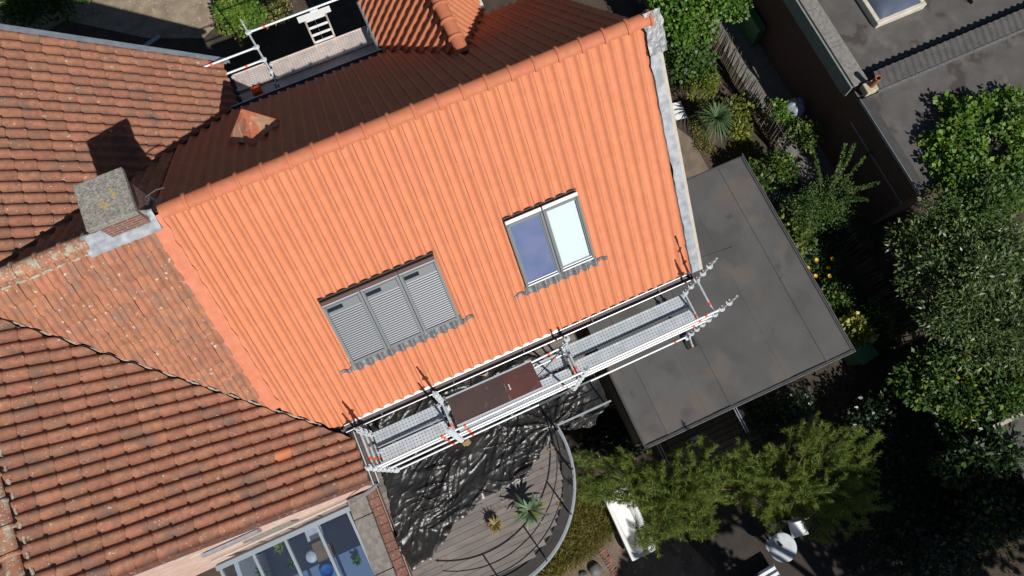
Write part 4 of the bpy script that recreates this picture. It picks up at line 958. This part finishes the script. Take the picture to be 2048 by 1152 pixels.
b.build('tub', M_ENAMEL, BT, 40)
for (x, y) in ((.24, -.78), (.30, -.66), (.19, -.81)): MB().lathe((B0.x + x, B0.y + y, .515), [(.018, 0), (.018, .03), (.008, .035)], 10).build('tap_hole_cap', M_BLACK, BT)
for sx in (-.2, .2):
    for sy in (-.6, .6): MB().lathe((B0.x + sx, B0.y + sy, 0), [(.03, 0), (.05, .3), (.05, .32)], 8).build('foot', M_ENAMEL, BT)
# table, chair, lounger
c = gp(1565, 1095, .7); c = Vector((c.x, c.y, 0)); TA = empty('garden_table', c, 'round pale metal garden table on the brown patio', 'table')
MB().lathe(c, [(.33, .69), (.355, .70), (.355, .72), (.33, .722), (.03, .722)], 32).build('table_top', mat('pale_metal', (.55, .58, .6), (.46, .49, .51), scale=6, rough=.4), TA, 40)
MB().lathe(c, [(.2, 0), (.2, .02), (.03, .05), (.025, .69)], 16).build('pedestal', M_ZINC, TA, 40)
MB().lathe(c + Vector((-.03, .08, .722)), [(.035, 0), (.045, .05), (.03, .1), (.03, .1)], 10).build('jar', M_BLACK, None, 40, 'small dark jar standing on the round garden table', 'jar')
c = gp(1596, 1055, .45); c = Vector((c.x, c.y, 0)); CH = empty('garden_chair', c, 'white moulded garden chair beside the round table', 'chair')
MC = Matrix.Translation(c) @ Matrix.Rotation(R(-10), 4, 'Z')
MB().box(-.22, .22, -.22, .22, .42, .45, MC).build('seat', M_WHITE, CH, bevel=.03)
MB().box(-.22, .22, .19, .225, .46, .85, MC).build('backrest', M_WHITE, CH, bevel=.015)
for x in (-.19, .19):
    for y in (-.19, .19): MB().box(x - .02, x + .02, y - .02, y + .02, 0, .42, MC).build('leg', M_WHITE, CH)
c = gp(1524, 1172, .35); c = Vector((c.x, c.y, 0)); LO_ = empty('lounger', c, 'striped blue and white lounger at the lower edge of the patio', 'lounger')
MC = Matrix.Translation(c) @ Matrix.Rotation(R(4), 4, 'Z')
MB().box(-.55, .55, -.55, .3, .28, .33, MC).build('frame', M_ZINC, LO_)
for k in range(6):
    y = -.53 + k * .14; MB().box(-.54, .54, y, y + .075, .33, .352, MC).build('stripe', M_WHITE, LO_); MB().box(-.54, .54, y + .075, y + .14, .33, .351, MC).build('stripe', mat('navy_cloth', (.015, .03, .07), rough=.7) if 'navy_cloth' not in MATS else MATS['navy_cloth'], LO_)
for x in (-.5, .5):
    for y in (-.5, .25): MB().box(x - .02, x + .02, y - .02, y + .02, 0, .28, MC).build('leg', M_ZINC, LO_)
# green bin
c = gp(1728, 702, .9); c = Vector((c.x, c.y, 0)); BI = empty('wheelie_bin', c, 'green plastic wheelie bin at the corner of the annexe', 'bin')
MC = Matrix.Translation(c) @ Matrix.Rotation(R(8), 4, 'Z')
b = MB(); b.add([MC @ Vector(p) for p in ((-.2, -.2, .05), (.2, -.2, .05), (.2, .2, .05), (-.2, .2, .05), (-.26, -.27, .88), (.26, -.27, .88), (.26, .27, .88), (-.26, .27, .88))], [(3, 2, 1, 0), (0, 1, 5, 4), (1, 2, 6, 5), (2, 3, 7, 6), (3, 0, 4, 7), (4, 5, 6, 7)]); b.build('body', M_GREENP, BI, bevel=.02)
MB().box(-.28, .28, -.29, .29, .885, .93, MC).build('lid', M_GREENP, BI, bevel=.02)
for x in (-.2, .2): MB().tube(MC @ Vector((x - .02, .24, .08)), MC @ Vector((x + .02, .24, .08)), .08, n=14).build('wheel', M_BLACK, BI)
# green box leaning against the outbuilding
MB().box(12.12, 12.36, 8.9, 10.1, .03, .9).build('planter', M_GREENP, None, label='dark green box standing against the shaded brick wall', cat='box', bevel=.02)
# white board
c = gp(1356, 222, .15); MB().box(-.22, .16, -.28, .28, 0, .03, Matrix.Rotation(R(-6), 4, 'Z') @ Matrix.Rotation(.12, 4, 'Y')).build('board', M_WHITE, None, label='white board lying beside the house wall in the side yard', cat='board').location = (c.x, c.y, .12)
# covered barbecue
c = Vector((12.02, 6.35, 0)); GR = empty('barbecue', c, 'kettle barbecue under a pale grey cover on the path', 'barbecue')
b = MB(); n, m_ = 18, 8
for i in range(m_ + 1):
    ph = math.pi / 2 * i / m_
    for j in range(n):
        t = 2 * math.pi * j / n; r = .31 * math.cos(ph) * (1 + .12 * math.sin(3 * t) * math.cos(ph)) + .002; b.v.append((c.x + r * math.cos(t), c.y + r * math.sin(t), .55 + .28 * math.sin(ph) + .03 * math.sin(5 * t)))
for i in range(m_):
    for j in range(n): j2 = (j + 1) % n; b.f.append((i * n + j, i * n + j2, (i + 1) * n + j2, (i + 1) * n + j))
b.build('cover', mat('grey_cover', (.34, .37, .43), (.24, .27, .33), scale=8, rough=.4, bump=.6, bscale=12), GR, 180)
for k in range(3):
    a = k * 2.1; MB().tube((c.x + .28 * math.cos(a), c.y + .28 * math.sin(a), 0), (c.x + .15 * math.cos(a), c.y + .15 * math.sin(a), .56), .014).build('leg', M_ZINC, GR)
c = gp(1392, 882, .02); MB().box(c.x - .13, c.x + .13, c.y - .13, c.y + .13, 0, .06).build('drain_cover', M_ZINC, None, label='square metal drain cover on the dark planks below the annexe edge', cat='drain cover', bevel=.01)
c = gp(1480, 828, .05); MB().lathe((c.x, c.y, 0), [(.12, 0), (.12, .06), (.05, .08)], 20).build('bucket_lid', M_WHITE, None, 40, 'round white lid on the ground by the annexe corner', 'lid')
b_ = empty('boardwalk', (5.6, -1.3, 0), 'dark timber boardwalk in the shade in front of the annexe', 'boardwalk')
for k in range(9): MB().box(4.2, 6.6, -.75 - k * .16, -.61 - k * .16, 0, .05).build('plank', M_DWOOD, b_)
c = gp(305, 82, .05); MB().box(-.28, .28, -.07, .07, 0, .06, Matrix.Rotation(R(18), 4, 'Z')).build('plank', M_ZINC, None, label='short grey plank lying in the shade of the north yard', cat='plank').location = (c.x, c.y, .01)
for k in range(14):
    p = gp(1200 + k * 2.8, 1092 + k * 5.0); 
    if k == 0: BE = empty('brick_edging', (p.x, p.y, 0), 'row of slanted red bricks edging the soil by the bathtub', 'brick edging')
    MB().box(-.10, .10, -.03, .03, 0, .05, Matrix.Rotation(R(20 + random.uniform(-14, 14)), 4, 'Z')).build('brick', M_RBRICK, BE).location = (p.x, p.y, .0)
for k, (px, py, s, lab) in enumerate(((1190, 1140, .17, 'grey rock among the dry grass by the terrace'), (1168, 1150, .11, 'small grey rock at the lower edge below the terrace'), (1345, 150, .18, 'brown stump block among the bright shrubs'))):
    p = gp(px, py); b = MB()
    bm = bmesh.new(); bmesh.ops.create_icosphere(bm, subdivisions=3, radius=s)
    for v in bm.verts: v.co *= 1 + .35 * noise.noise(v.co * 5 / (s * 5) * .9 + Vector((k * 7, 0, 0))); v.co.z = v.co.z * .7 + s * .3
    b.v = [tuple(v.co + Vector((p.x, p.y, 0))) for v in bm.verts]; b.f = [tuple(v.index for v in f.verts) for f in bm.faces]; bm.free()
    b.build('rock', M_EDGE if k < 2 else M_DWOOD, None, 60, lab, 'rock')
# small shed at the lower right edge
SS = empty('shed', (12.2, -4.4, 0), 'low shed with dark felt roof and timber gutter edge at the right border', 'shed')
MB().box(11.1, 14.5, -6.2, -3.7, 0, 2.3).build('wall', M_DWOOD, SS); MB().box(11.0, 14.6, -6.3, -3.62, 2.3, 2.38).build('roof', M_FELTS, SS); MB().box(11.0, 14.6, -3.62, -3.52, 2.25, 2.42).build('gutter_board', M_BEIGE, SS)
# ------------------------------------------------------------------ vegetation
rng = np.random.default_rng(5)
def unit(a): return a / np.maximum(1e-9, np.linalg.norm(a, axis=1, keepdims=True))
def leaf_quads(P, D, Nn, L, Wd, fold=.2):
    """one leaf = a folded quad pair: base, left, tip, right, along D"""
    S = unit(np.cross(D, Nn)); Nn = np.cross(S, D); L = L[:, None]; Wd = Wd[:, None]
    base = P; tip = P + D * L - Nn * L * .12; mid = P + D * L * .45
    v = np.stack([base, mid + S * Wd + Nn * Wd * fold, tip, mid - S * Wd + Nn * Wd * fold], 1).reshape(-1, 3)
    n = len(P); f = np.arange(4 * n).reshape(n, 4); return v, f
def np_obj(name, v, f, m, parent, kind=None):
    c = Vector(((v[:, 0].min() + v[:, 0].max()) / 2, (v[:, 1].min() + v[:, 1].max()) / 2, v[:, 2].min()))
    me = bpy.data.meshes.new(name); k = f.shape[1]
    me.vertices.add(len(v)); me.vertices.foreach_set('co', (v - np.array(c)).astype(np.float32).ravel())
    me.loops.add(f.size); me.loops.foreach_set('vertex_index', f.astype(np.int32).ravel())
    me.polygons.add(len(f)); me.polygons.foreach_set('loop_start', np.arange(0, f.size, k, dtype=np.int32)); me.polygons.foreach_set('loop_total', np.full(len(f), k, np.int32))
    me.update(); me.validate(); me.materials.append(m)
    o = bpy.data.objects.new(name, me); link(o, parent, c); tag(o, kind=kind); return o
def clump_points(n, c, rad, K, cr, shell=.55, flat=1.):
    cc = unit(rng.normal(size=(K, 3))); cc[:, 2] = np.abs(cc[:, 2]) * 1.0 - .25
    cc = cc * (shell + (1 - shell) * rng.random((K, 1))) * np.array(rad) + np.array(c)
    rr_ = cr * (.6 + .8 * rng.random(K)); w_ = rr_ ** 2; idx_ = rng.choice(K, n, p=w_ / w_.sum())
    off = unit(rng.normal(size=(n, 3))) * (rng.random((n, 1)) ** .45) * rr_[idx_][:, None]; off[:, 2] *= .75 * flat
    return cc[idx_] + off, off, cc
def limbs(root, base, top, cc, m, r0=.06, n=10):
    base = Vector(base); top = Vector(top)
    b = MB(); b.path([base, base.lerp(top, .5) + Vector((random.uniform(-.06, .06), random.uniform(-.06, .06), 0)), top], [r0, r0 * .8, r0 * .55], 8)
    t = b.build('trunk', m, root, 60)
    b = MB()
    for q in cc[rng.choice(len(cc), min(n, len(cc)), replace=False)]:
        q = Vector(q); s = base.lerp(top, random.uniform(.45, 1)); mid = s.lerp(q, .5) + Vector((0, 0, .1 * (q - s).length)); b.path([s, mid, q], [r0 * .5, r0 * .3, r0 * .1], 6)
    b.build('limbs', m, root, 60)
def shrub(name, label, cat, px, py, zc, rad, n, L, Wd, m, K=28, cr=.3, group=None, trunk=.035, mb=None, up=.7, accent=None, pos=None):
    c = pos or at(px, py, zc); base = (c.x, c.y, 0)
    root = empty(name, base, label, cat, group)
    P, off, cc = clump_points(n, c, rad, K, cr); P[:, 2] = np.maximum(P[:, 2], .05)
    D = unit(off + rng.normal(size=(n, 3)) * .25 * np.linalg.norm(off, axis=1).mean() * 3 + np.array([0, 0, .05])); Nn = unit(rng.normal(size=(n, 3)) * .5 + np.array([.05, -.35, up * 1.3]))
    ln = L * (.5 + 1.0 * rng.random(n) ** 1.3); v, f = leaf_quads(P, D, Nn, ln, ln * Wd)
    if accent:
        k = int(n * accent[1]); np_obj('crown', v[:4 * (n - k)], f[:n - k], m, root); np_obj('young_leaves', v[4 * (n - k):], f[:k], accent[0], root)
    else: np_obj('crown', v, f, m, root)
    limbs(root, base, (c.x, c.y, max(.2, zc)), cc, mb or M_BARK, trunk)
    return root
def rosette(name, label, cat, px, py, zc, n, L, wd, m, el=(.1, 1.4), droop=.5, trunk=.0, pos=None):
    c = pos or at(px, py, zc); root = empty(name, (c.x, c.y, 0), label, cat); b = MB()
    for k in range(n):
        a = k * 2.39996; e = el[0] + (el[1] - el[0]) * (k / n) ** 1.3; blade(b, c + Vector((.03 * math.cos(a), .03 * math.sin(a), 0)), (math.cos(a), math.sin(a), e), L * random.uniform(.75, 1.1), wd * random.uniform(.8, 1.2), droop * random.uniform(.7, 1.3), 6)
    b.build('leaves', m, root, 60, recalc=False)
    MB().path([(c.x, c.y, 0), (c.x, c.y, max(.08, c.z))], [.07, .05], 8).build('stem', M_BARK, root, 60)
    return root
G_B = 'border shrubs along the fence'
shrub('shrub', 'bright green broad leaved shrub at the top beside the lead verge', 'shrub', 1365, 25, 1.4, (1.0, 1.2, .8), 5200, .11, .36, L_BRIGHT, 40, .33, G_B)
shrub('shrub', 'bright green shrub overhanging the path near the paling top end', 'shrub', 1440, 5, 1.7, (.8, .6, .7), 3000, .11, .36, L_BRIGHT, 26, .3, G_B)
shrub('shrub', 'darker green rounded shrub between the bright shrub and the yellow one', 'shrub', 1372, 120, 1.0, (.75, .7, .6), 3000, .10, .38, L_MID, 30, .28, G_B)
shrub('shrub', 'yellow green fine leaved shrub just above the yucca', 'shrub', 1405, 172, .8, (.5, .45, .45), 2600, .06, .3, L_YEL, 26, .2, G_B)
rosette('yucca', 'large dark yucca rosette between the yellow shrub and the annexe', 'yucca', 1432, 236, .9, 150, .68, .017, L_YUC, (.0, 2.2), .45)
shrub('shrub', 'sparse shrub with brownish leaves between the yucca and the fence', 'shrub', 1480, 235, .5, (.45, .7, .3), 900, .1, .3, L_YEL, 22, .2, G_B)
shrub('shrub', 'leafy climber over the lower end of the paling fence', 'shrub', 1560, 225, .8, (.3, .4, .4), 500, .08, .4, L_BRIGHT, 14, .16, G_B)
shrub('shrub', 'round leaved bush in front of the covered barbecue', 'shrub', 1606, 268, .7, (.36, .34, .3), 1100, .085, .4, L_FEATH, 22, .22, G_B, accent=(L_YEL, .2))
shrub('shrub', 'green shrub at the north corner of the annexe roof', 'shrub', 1540, 345, .9, (.75, .5, .5), 3000, .085, .36, L_MID, 30, .26, G_B, accent=(L_YEL, .2))
rosette('strap_plant', 'blue green strap leaved plant beside the annexe corner', 'plant', 1565, 378, .6, 90, .62, .018, L_BLUE, (.1, 1.6), .6)
rosette('strap_plant', 'pale grey green strap leaved plant below the blue green one', 'plant', 1582, 425, .6, 60, .55, .022, L_AGA, (.1, 1.3), .6)
# feathery shrub with arching sprays
c = at(1645, 410, 1.3); FS = shrub('shrub', 'feathery green shrub with long arching sprays before the brick wall', 'shrub', 1645, 412, 1.2, (.85, .8, .6), 9000, .05, .3, L_FEATH, 46, .3, G_B, accent=(L_MID, .3))
sp_b = MB(); lv = []
for (px, py) in ((1708, 290), (1690, 290), (1752, 288), (1618, 285), (1755, 366), (1733, 400), (1600, 395)):
    e = at(px, py, 1.95); s = Vector((c.x, c.y, 1.2)); pts = [s.lerp(e, t) + Vector((0, 0, .25 * math.sin(math.pi * t))) for t in np.linspace(0, 1, 9)]
    sp_b.path(pts, [.012] * 5 + [.008] * 4, 5)
    for t in np.linspace(.3, 1, 70):
        k = min(7, int(t * 8)); lv.append((pts[k].lerp(pts[k + 1], t * 8 - k), (e - s).normalized()))
sp_b.build('sprays', M_BARK, FS, 60)
P = np.array([p for p, d in lv for _ in range(4)]); D = np.array([d for p, d in lv for _ in range(4)]); D = unit(D * .5 + rng.normal(size=D.shape) * .8); n = len(P)
v, f = leaf_quads(P, D, unit(rng.normal(size=D.shape) * .5 + [0, 0, 1]), np.full(n, .085), np.full(n, .016)); np_obj('spray_leaves', v, f, L_FEATH, FS)
shrub('shrub', 'yellow green large leaved shrub hugging the annexe roof edge', 'shrub', 1590, 470, .7, (.45, .6, .4), 1300, .10, .42, L_YEL, 22, .25, G_B, accent=(L_MID, .4))
shrub('shrub', 'dark mixed shrub in the shade between annexe and paling fence', 'shrub', 1650, 455, .6, (.7, .7, .4), 2200, .08, .35, L_DARK, 28, .28, G_B)
rosette('fan_plant', 'grey green fan leaved plant against the annexe edge', 'plant', 1612, 512, .6, 40, .42, .022, L_AGA, (.2, 1.6), .25)
YF = shrub('flowering_plant', 'low plant with yellow flowers beside the annexe edge', 'plant', 1640, 528, .4, (.4, .6, .3), 1500, .075, .34, L_MID, 22, .22)
for (px, py) in ((1633, 520), (1631, 552), (1657, 536), (1659, 552), (1616, 536), (1664, 518)):
    p = at(px, py, .85); b = MB()
    for k in range(7): a = k * .9; blade(b, p, (math.cos(a), math.sin(a), .5), .07, .022, .2, 3)
    b.build('flower', M_YFL, YF, recalc=False)
shrub('shrub', 'green shrub strip halfway down the annexe edge', 'shrub', 1668, 600, .5, (.4, .7, .35), 1700, .08, .36, L_MID, 24, .22, G_B, accent=(L_YEL, .15))
shrub('shrub', 'variegated cream and yellow shrub behind the green bin', 'shrub', 1718, 662, .9, (.33, .33, .4), 900, .11, .4, L_VAR, 16, .18, G_B)
shrub('shrub', 'dim green shrub right of the variegated one by the fence', 'shrub', 1755, 640, .8, (.4, .6, .4), 1300, .08, .36, L_MID, 20, .22, G_B)
# trees
shrub('tree', 'large grey green willow leaved tree filling the right side', 'tree', 1962, 585, 2.6, (1.75, 2.3, 1.0), 40000, .12, .19, L_OLIVE, 150, .42, None, .14, accent=(L_YEL, .06))
shrub('tree', 'bright green round leaved climber spilling over the lower felt roof', 'tree', 1985, 285, 3.0, (1.7, 1.7, .5), 7500, .11, .42, L_BRIGHT, 80, .26, None, .08, accent=(L_YEL, .12))
shrub('tree', 'green tree lying between the climber and the grey green tree', 'tree', 1960, 395, 2.8, (1.7, .9, .8), 11000, .09, .32, L_FEATH, 60, .34, None, .08)
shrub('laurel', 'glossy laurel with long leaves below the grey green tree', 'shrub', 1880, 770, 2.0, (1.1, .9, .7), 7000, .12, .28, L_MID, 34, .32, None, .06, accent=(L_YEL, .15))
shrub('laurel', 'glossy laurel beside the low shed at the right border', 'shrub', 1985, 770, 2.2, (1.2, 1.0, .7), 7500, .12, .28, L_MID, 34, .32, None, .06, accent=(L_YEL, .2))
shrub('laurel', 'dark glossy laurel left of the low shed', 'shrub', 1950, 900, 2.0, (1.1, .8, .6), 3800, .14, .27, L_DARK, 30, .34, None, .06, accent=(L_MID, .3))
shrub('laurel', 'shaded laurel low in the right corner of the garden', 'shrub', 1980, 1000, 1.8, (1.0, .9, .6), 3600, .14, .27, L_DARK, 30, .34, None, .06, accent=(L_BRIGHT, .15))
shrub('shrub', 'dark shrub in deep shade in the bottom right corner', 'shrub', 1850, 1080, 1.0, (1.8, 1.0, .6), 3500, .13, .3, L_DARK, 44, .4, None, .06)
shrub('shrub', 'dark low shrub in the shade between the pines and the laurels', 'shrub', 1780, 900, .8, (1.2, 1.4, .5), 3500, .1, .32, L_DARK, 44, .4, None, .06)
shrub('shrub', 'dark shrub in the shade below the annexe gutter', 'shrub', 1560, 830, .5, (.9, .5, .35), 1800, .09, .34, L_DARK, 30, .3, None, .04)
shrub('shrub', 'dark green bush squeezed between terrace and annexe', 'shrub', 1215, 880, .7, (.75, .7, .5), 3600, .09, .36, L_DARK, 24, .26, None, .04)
# pines
def pine(label, spots, z, tip=.25, seed=1):
    random.seed(seed); c0 = at(*spots[0][:2], z); base = Vector((c0.x, c0.y, 0)); root = empty('pine_tree', base, label, 'tree')
    top = Vector((c0.x, c0.y, z)); MB().path([base, base.lerp(top, .5), top], [.13, .11, .05], 10).build('trunk', M_BARKP, root, 60)
    bb = MB(); Ps = []; Ds = []; Ls = []; tips = []
    for (px, py, rpx, nsh) in spots:
        for _ in range(int(nsh * .62)):
            a = random.uniform(0, 6.283); r = rpx * 1.2 * random.random() ** .6; e = at(px + r * math.cos(a), py + r * math.sin(a), z + random.uniform(-.8, .35))
            out = (e - top); out.z = 0; d = (out.normalized() * .7 + Vector((random.gauss(0, .35), random.gauss(0, .35), random.uniform(.2, .9)))).normalized()
            s0 = e - d * random.uniform(.32, .55)
            if random.random() < .07: bb.path([top.lerp(base, random.uniform(.2, .45)), top.lerp(s0, .55) + Vector((0, 0, -.45)), s0 + Vector((0, 0, -.12)), e], [.03, .02, .010, .003], 5)
            m_ = 120
            for k in range(m_):
                t = k / m_; p = s0.lerp(e, t); Ps.append(p); q = d * (.5 + .5 * t) + Vector((random.gauss(0, .55), random.gauss(0, .55), random.gauss(0, .55))); Ds.append(q.normalized()); Ls.append(random.uniform(.08, .14)); tips.append(random.random() < tip * t)
    bb.build('limbs', M_BARKP, root, 60)
    P = np.array(Ps); D = np.array(Ds); L = np.array(Ls); tp = np.array(tips); v, f = leaf_quads(P, D, unit(rng.normal(size=P.shape)), L, L * .045, 0)
    V = v.reshape(-1, 4, 3)
    for msk, m, nm in ((~tp, L_PINE, 'needles'), (tp, L_PINET, 'young_needles')):
        vv = V[msk].reshape(-1, 3); np_obj(nm, vv, np.arange(len(vv)).reshape(-1, 4), m, root)
pine('pine tree with yellow green needle tufts over the bathtub', [(1340, 1000, 62, 200), (1290, 950, 40, 70), (1400, 980, 45, 100), (1215, 965, 42, 70), (1390, 915, 40, 60), (1300, 1070, 38, 60), (1250, 1000, 25, 25), (1180, 990, 28, 30), (1390, 1040, 40, 70), (1165, 930, 26, 30), (1250, 935, 34, 50)], 3.2, .3, 3)
pine('pine tree half in shade above the round table', [(1600, 980, 50, 120), (1660, 1040, 42, 90), (1560, 940, 45, 70), (1650, 900, 45, 70), (1700, 960, 50, 80), (1545, 1040, 22, 36), (1480, 940, 34, 50), (1740, 1010, 40, 40), (1445, 965, 40, 70), (1520, 985, 40, 70), (1500, 910, 36, 40), (1620, 860, 34, 40), (1720, 890, 40, 50)], 3.2, .35, 4)
# unseen trees added to the south to shade the lower right garden
shrub('tree', 'unseen tall dark tree added south of the patio to shade the garden corner', 'tree', 0, 0, 6.0, (3.0, 2.6, 2.6), 14000, .22, .38, L_DARK, 80, .75, None, .2, pos=Vector((10.8, -11.6, 6.6)))
shrub('tree', 'unseen dark leafed tree added south of the pines to dapple the patio', 'tree', 0, 0, 5.0, (1.4, 1.3, 1.6), 5000, .2, .35, L_DARK, 34, .5, None, .14, pos=Vector((4.0, -9.9, 5.6)))
shrub('tree', 'unseen tall narrow tree added south of the pines to shade the annexe front', 'tree', 0, 0, 9.0, (2.5, 1.0, 1.4), 9000, .22, .36, L_DARK, 60, .6, None, .2, pos=Vector((7.5, -10.7, 9.0)))
# north yard plants
shrub('shrub', 'light green sunlit shrub by the north scaffold', 'shrub', 482, 30, .8, (.7, .55, .45), 2600, .09, .34, L_BRIGHT, 30, .26, None, .04, accent=(L_YEL, .25))
shrub('shrub', 'dry stemmed plant right of the light green north shrub', 'shrub', 545, 22, .5, (.5, .45, .3), 900, .10, .22, L_DRY, 24, .22, None, .02, accent=(L_MID, .4))
shrub('tree', 'dark green tree at the top left corner beyond the old roof', 'tree', 95, -8, 1.0, (1.3, .8, .6), 5600, .13, .2, L_MID, 46, .36, None, .08)
# grass
def grass(name, n, poly, hmin, hmax, m, lab, wd=.006):
    xs = [p[0] for p in poly]; ys = [p[1] for p in poly]; P = []
    while len(P) < n:
        x, y = random.uniform(min(xs), max(xs)), random.uniform(min(ys), max(ys))
        if inside(x, y, poly) and noise.noise(Vector((x * 1.6, y * 1.6, 1))) > -.25: P.append((x, y, .0))
    P = np.array(P); D = unit(rng.normal(size=(n, 3)) * [.7, .7, .1] + [0, 0, 1]); L = hmin + (hmax - hmin) * rng.random(n)
    v, f = leaf_quads(P, D, unit(rng.normal(size=(n, 3))), L, np.full(n, wd), 0); o = np_obj(name, v, f, m, None, 'stuff'); o['label'] = lab; o['category'] = 'grass'
def pp(l): return [tuple(at(x, y, 0))[:2] for x, y in l]
grass('grass', 7000, pp([(1150, 960), (1240, 980), (1230, 1060), (1180, 1110), (1100, 1152), (1080, 1170), (1130, 1060)]), .12, .38, L_GRASS, 'green and straw grass below the curved terrace railing', .008)
grass('dry_grass', 3500, pp([(1150, 960), (1210, 1000), (1200, 1080), (1130, 1150), (1090, 1160), (1140, 1050)]), .15, .4, L_DRY, 'straw coloured long grass below the curved terrace railing', .008)
grass('weeds', 2600, pp([(1370, 200), (1480, 200), (1520, 330), (1470, 320), (1390, 300)]), .05, .2, L_GRASS, 'low weeds in the border around the yucca', .012)
grass('shade_ground_cover', 9000, pp([(1500, 760), (1720, 690), (1690, 440), (1850, 400), (2040, 600), (2040, 1150), (1700, 1150), (1500, 900)]), .05, .2, L_DARK, 'dark ground cover added to deepen the shade in the lower right garden', .014)  # dark blades spread over sunlit soil to stand in for missing shade

# fallen leaves on the terrace
P = []
for (px, py, rpx, k) in ((1000, 1000, 30, 14), (1112, 900, 10, 14), (1115, 1010, 12, 10), (850, 1105, 30, 26), (800, 1125, 14, 14), (1085, 935, 16, 8), (930, 915, 20, 8), (1160, 800, 30, 14)):
    for _ in range(k):
        q = at(px + random.gauss(0, rpx * .6), py + random.gauss(0, rpx * .6), 3.14); P.append((q.x, q.y, 3.16 if k in (26, 14) else 3.125))
P = np.array(P); n = len(P); D = unit(rng.normal(size=(n, 3)) * [1, 1, .15]); v, f = leaf_quads(P, D, unit(rng.normal(size=(n, 3)) * .3 + [0, 0, 1]), .03 + .04 * rng.random(n), np.full(n, .011))
o = np_obj('fallen_leaves', v, f, mat('dead_leaf', (.30, .15, .06), (.2, .11, .05), scale=9, rough=.8, rand=.4), None, 'stuff'); o['label'] = 'brown fallen leaves scattered on the terrace and plastic sheet'; o['category'] = 'leaves'
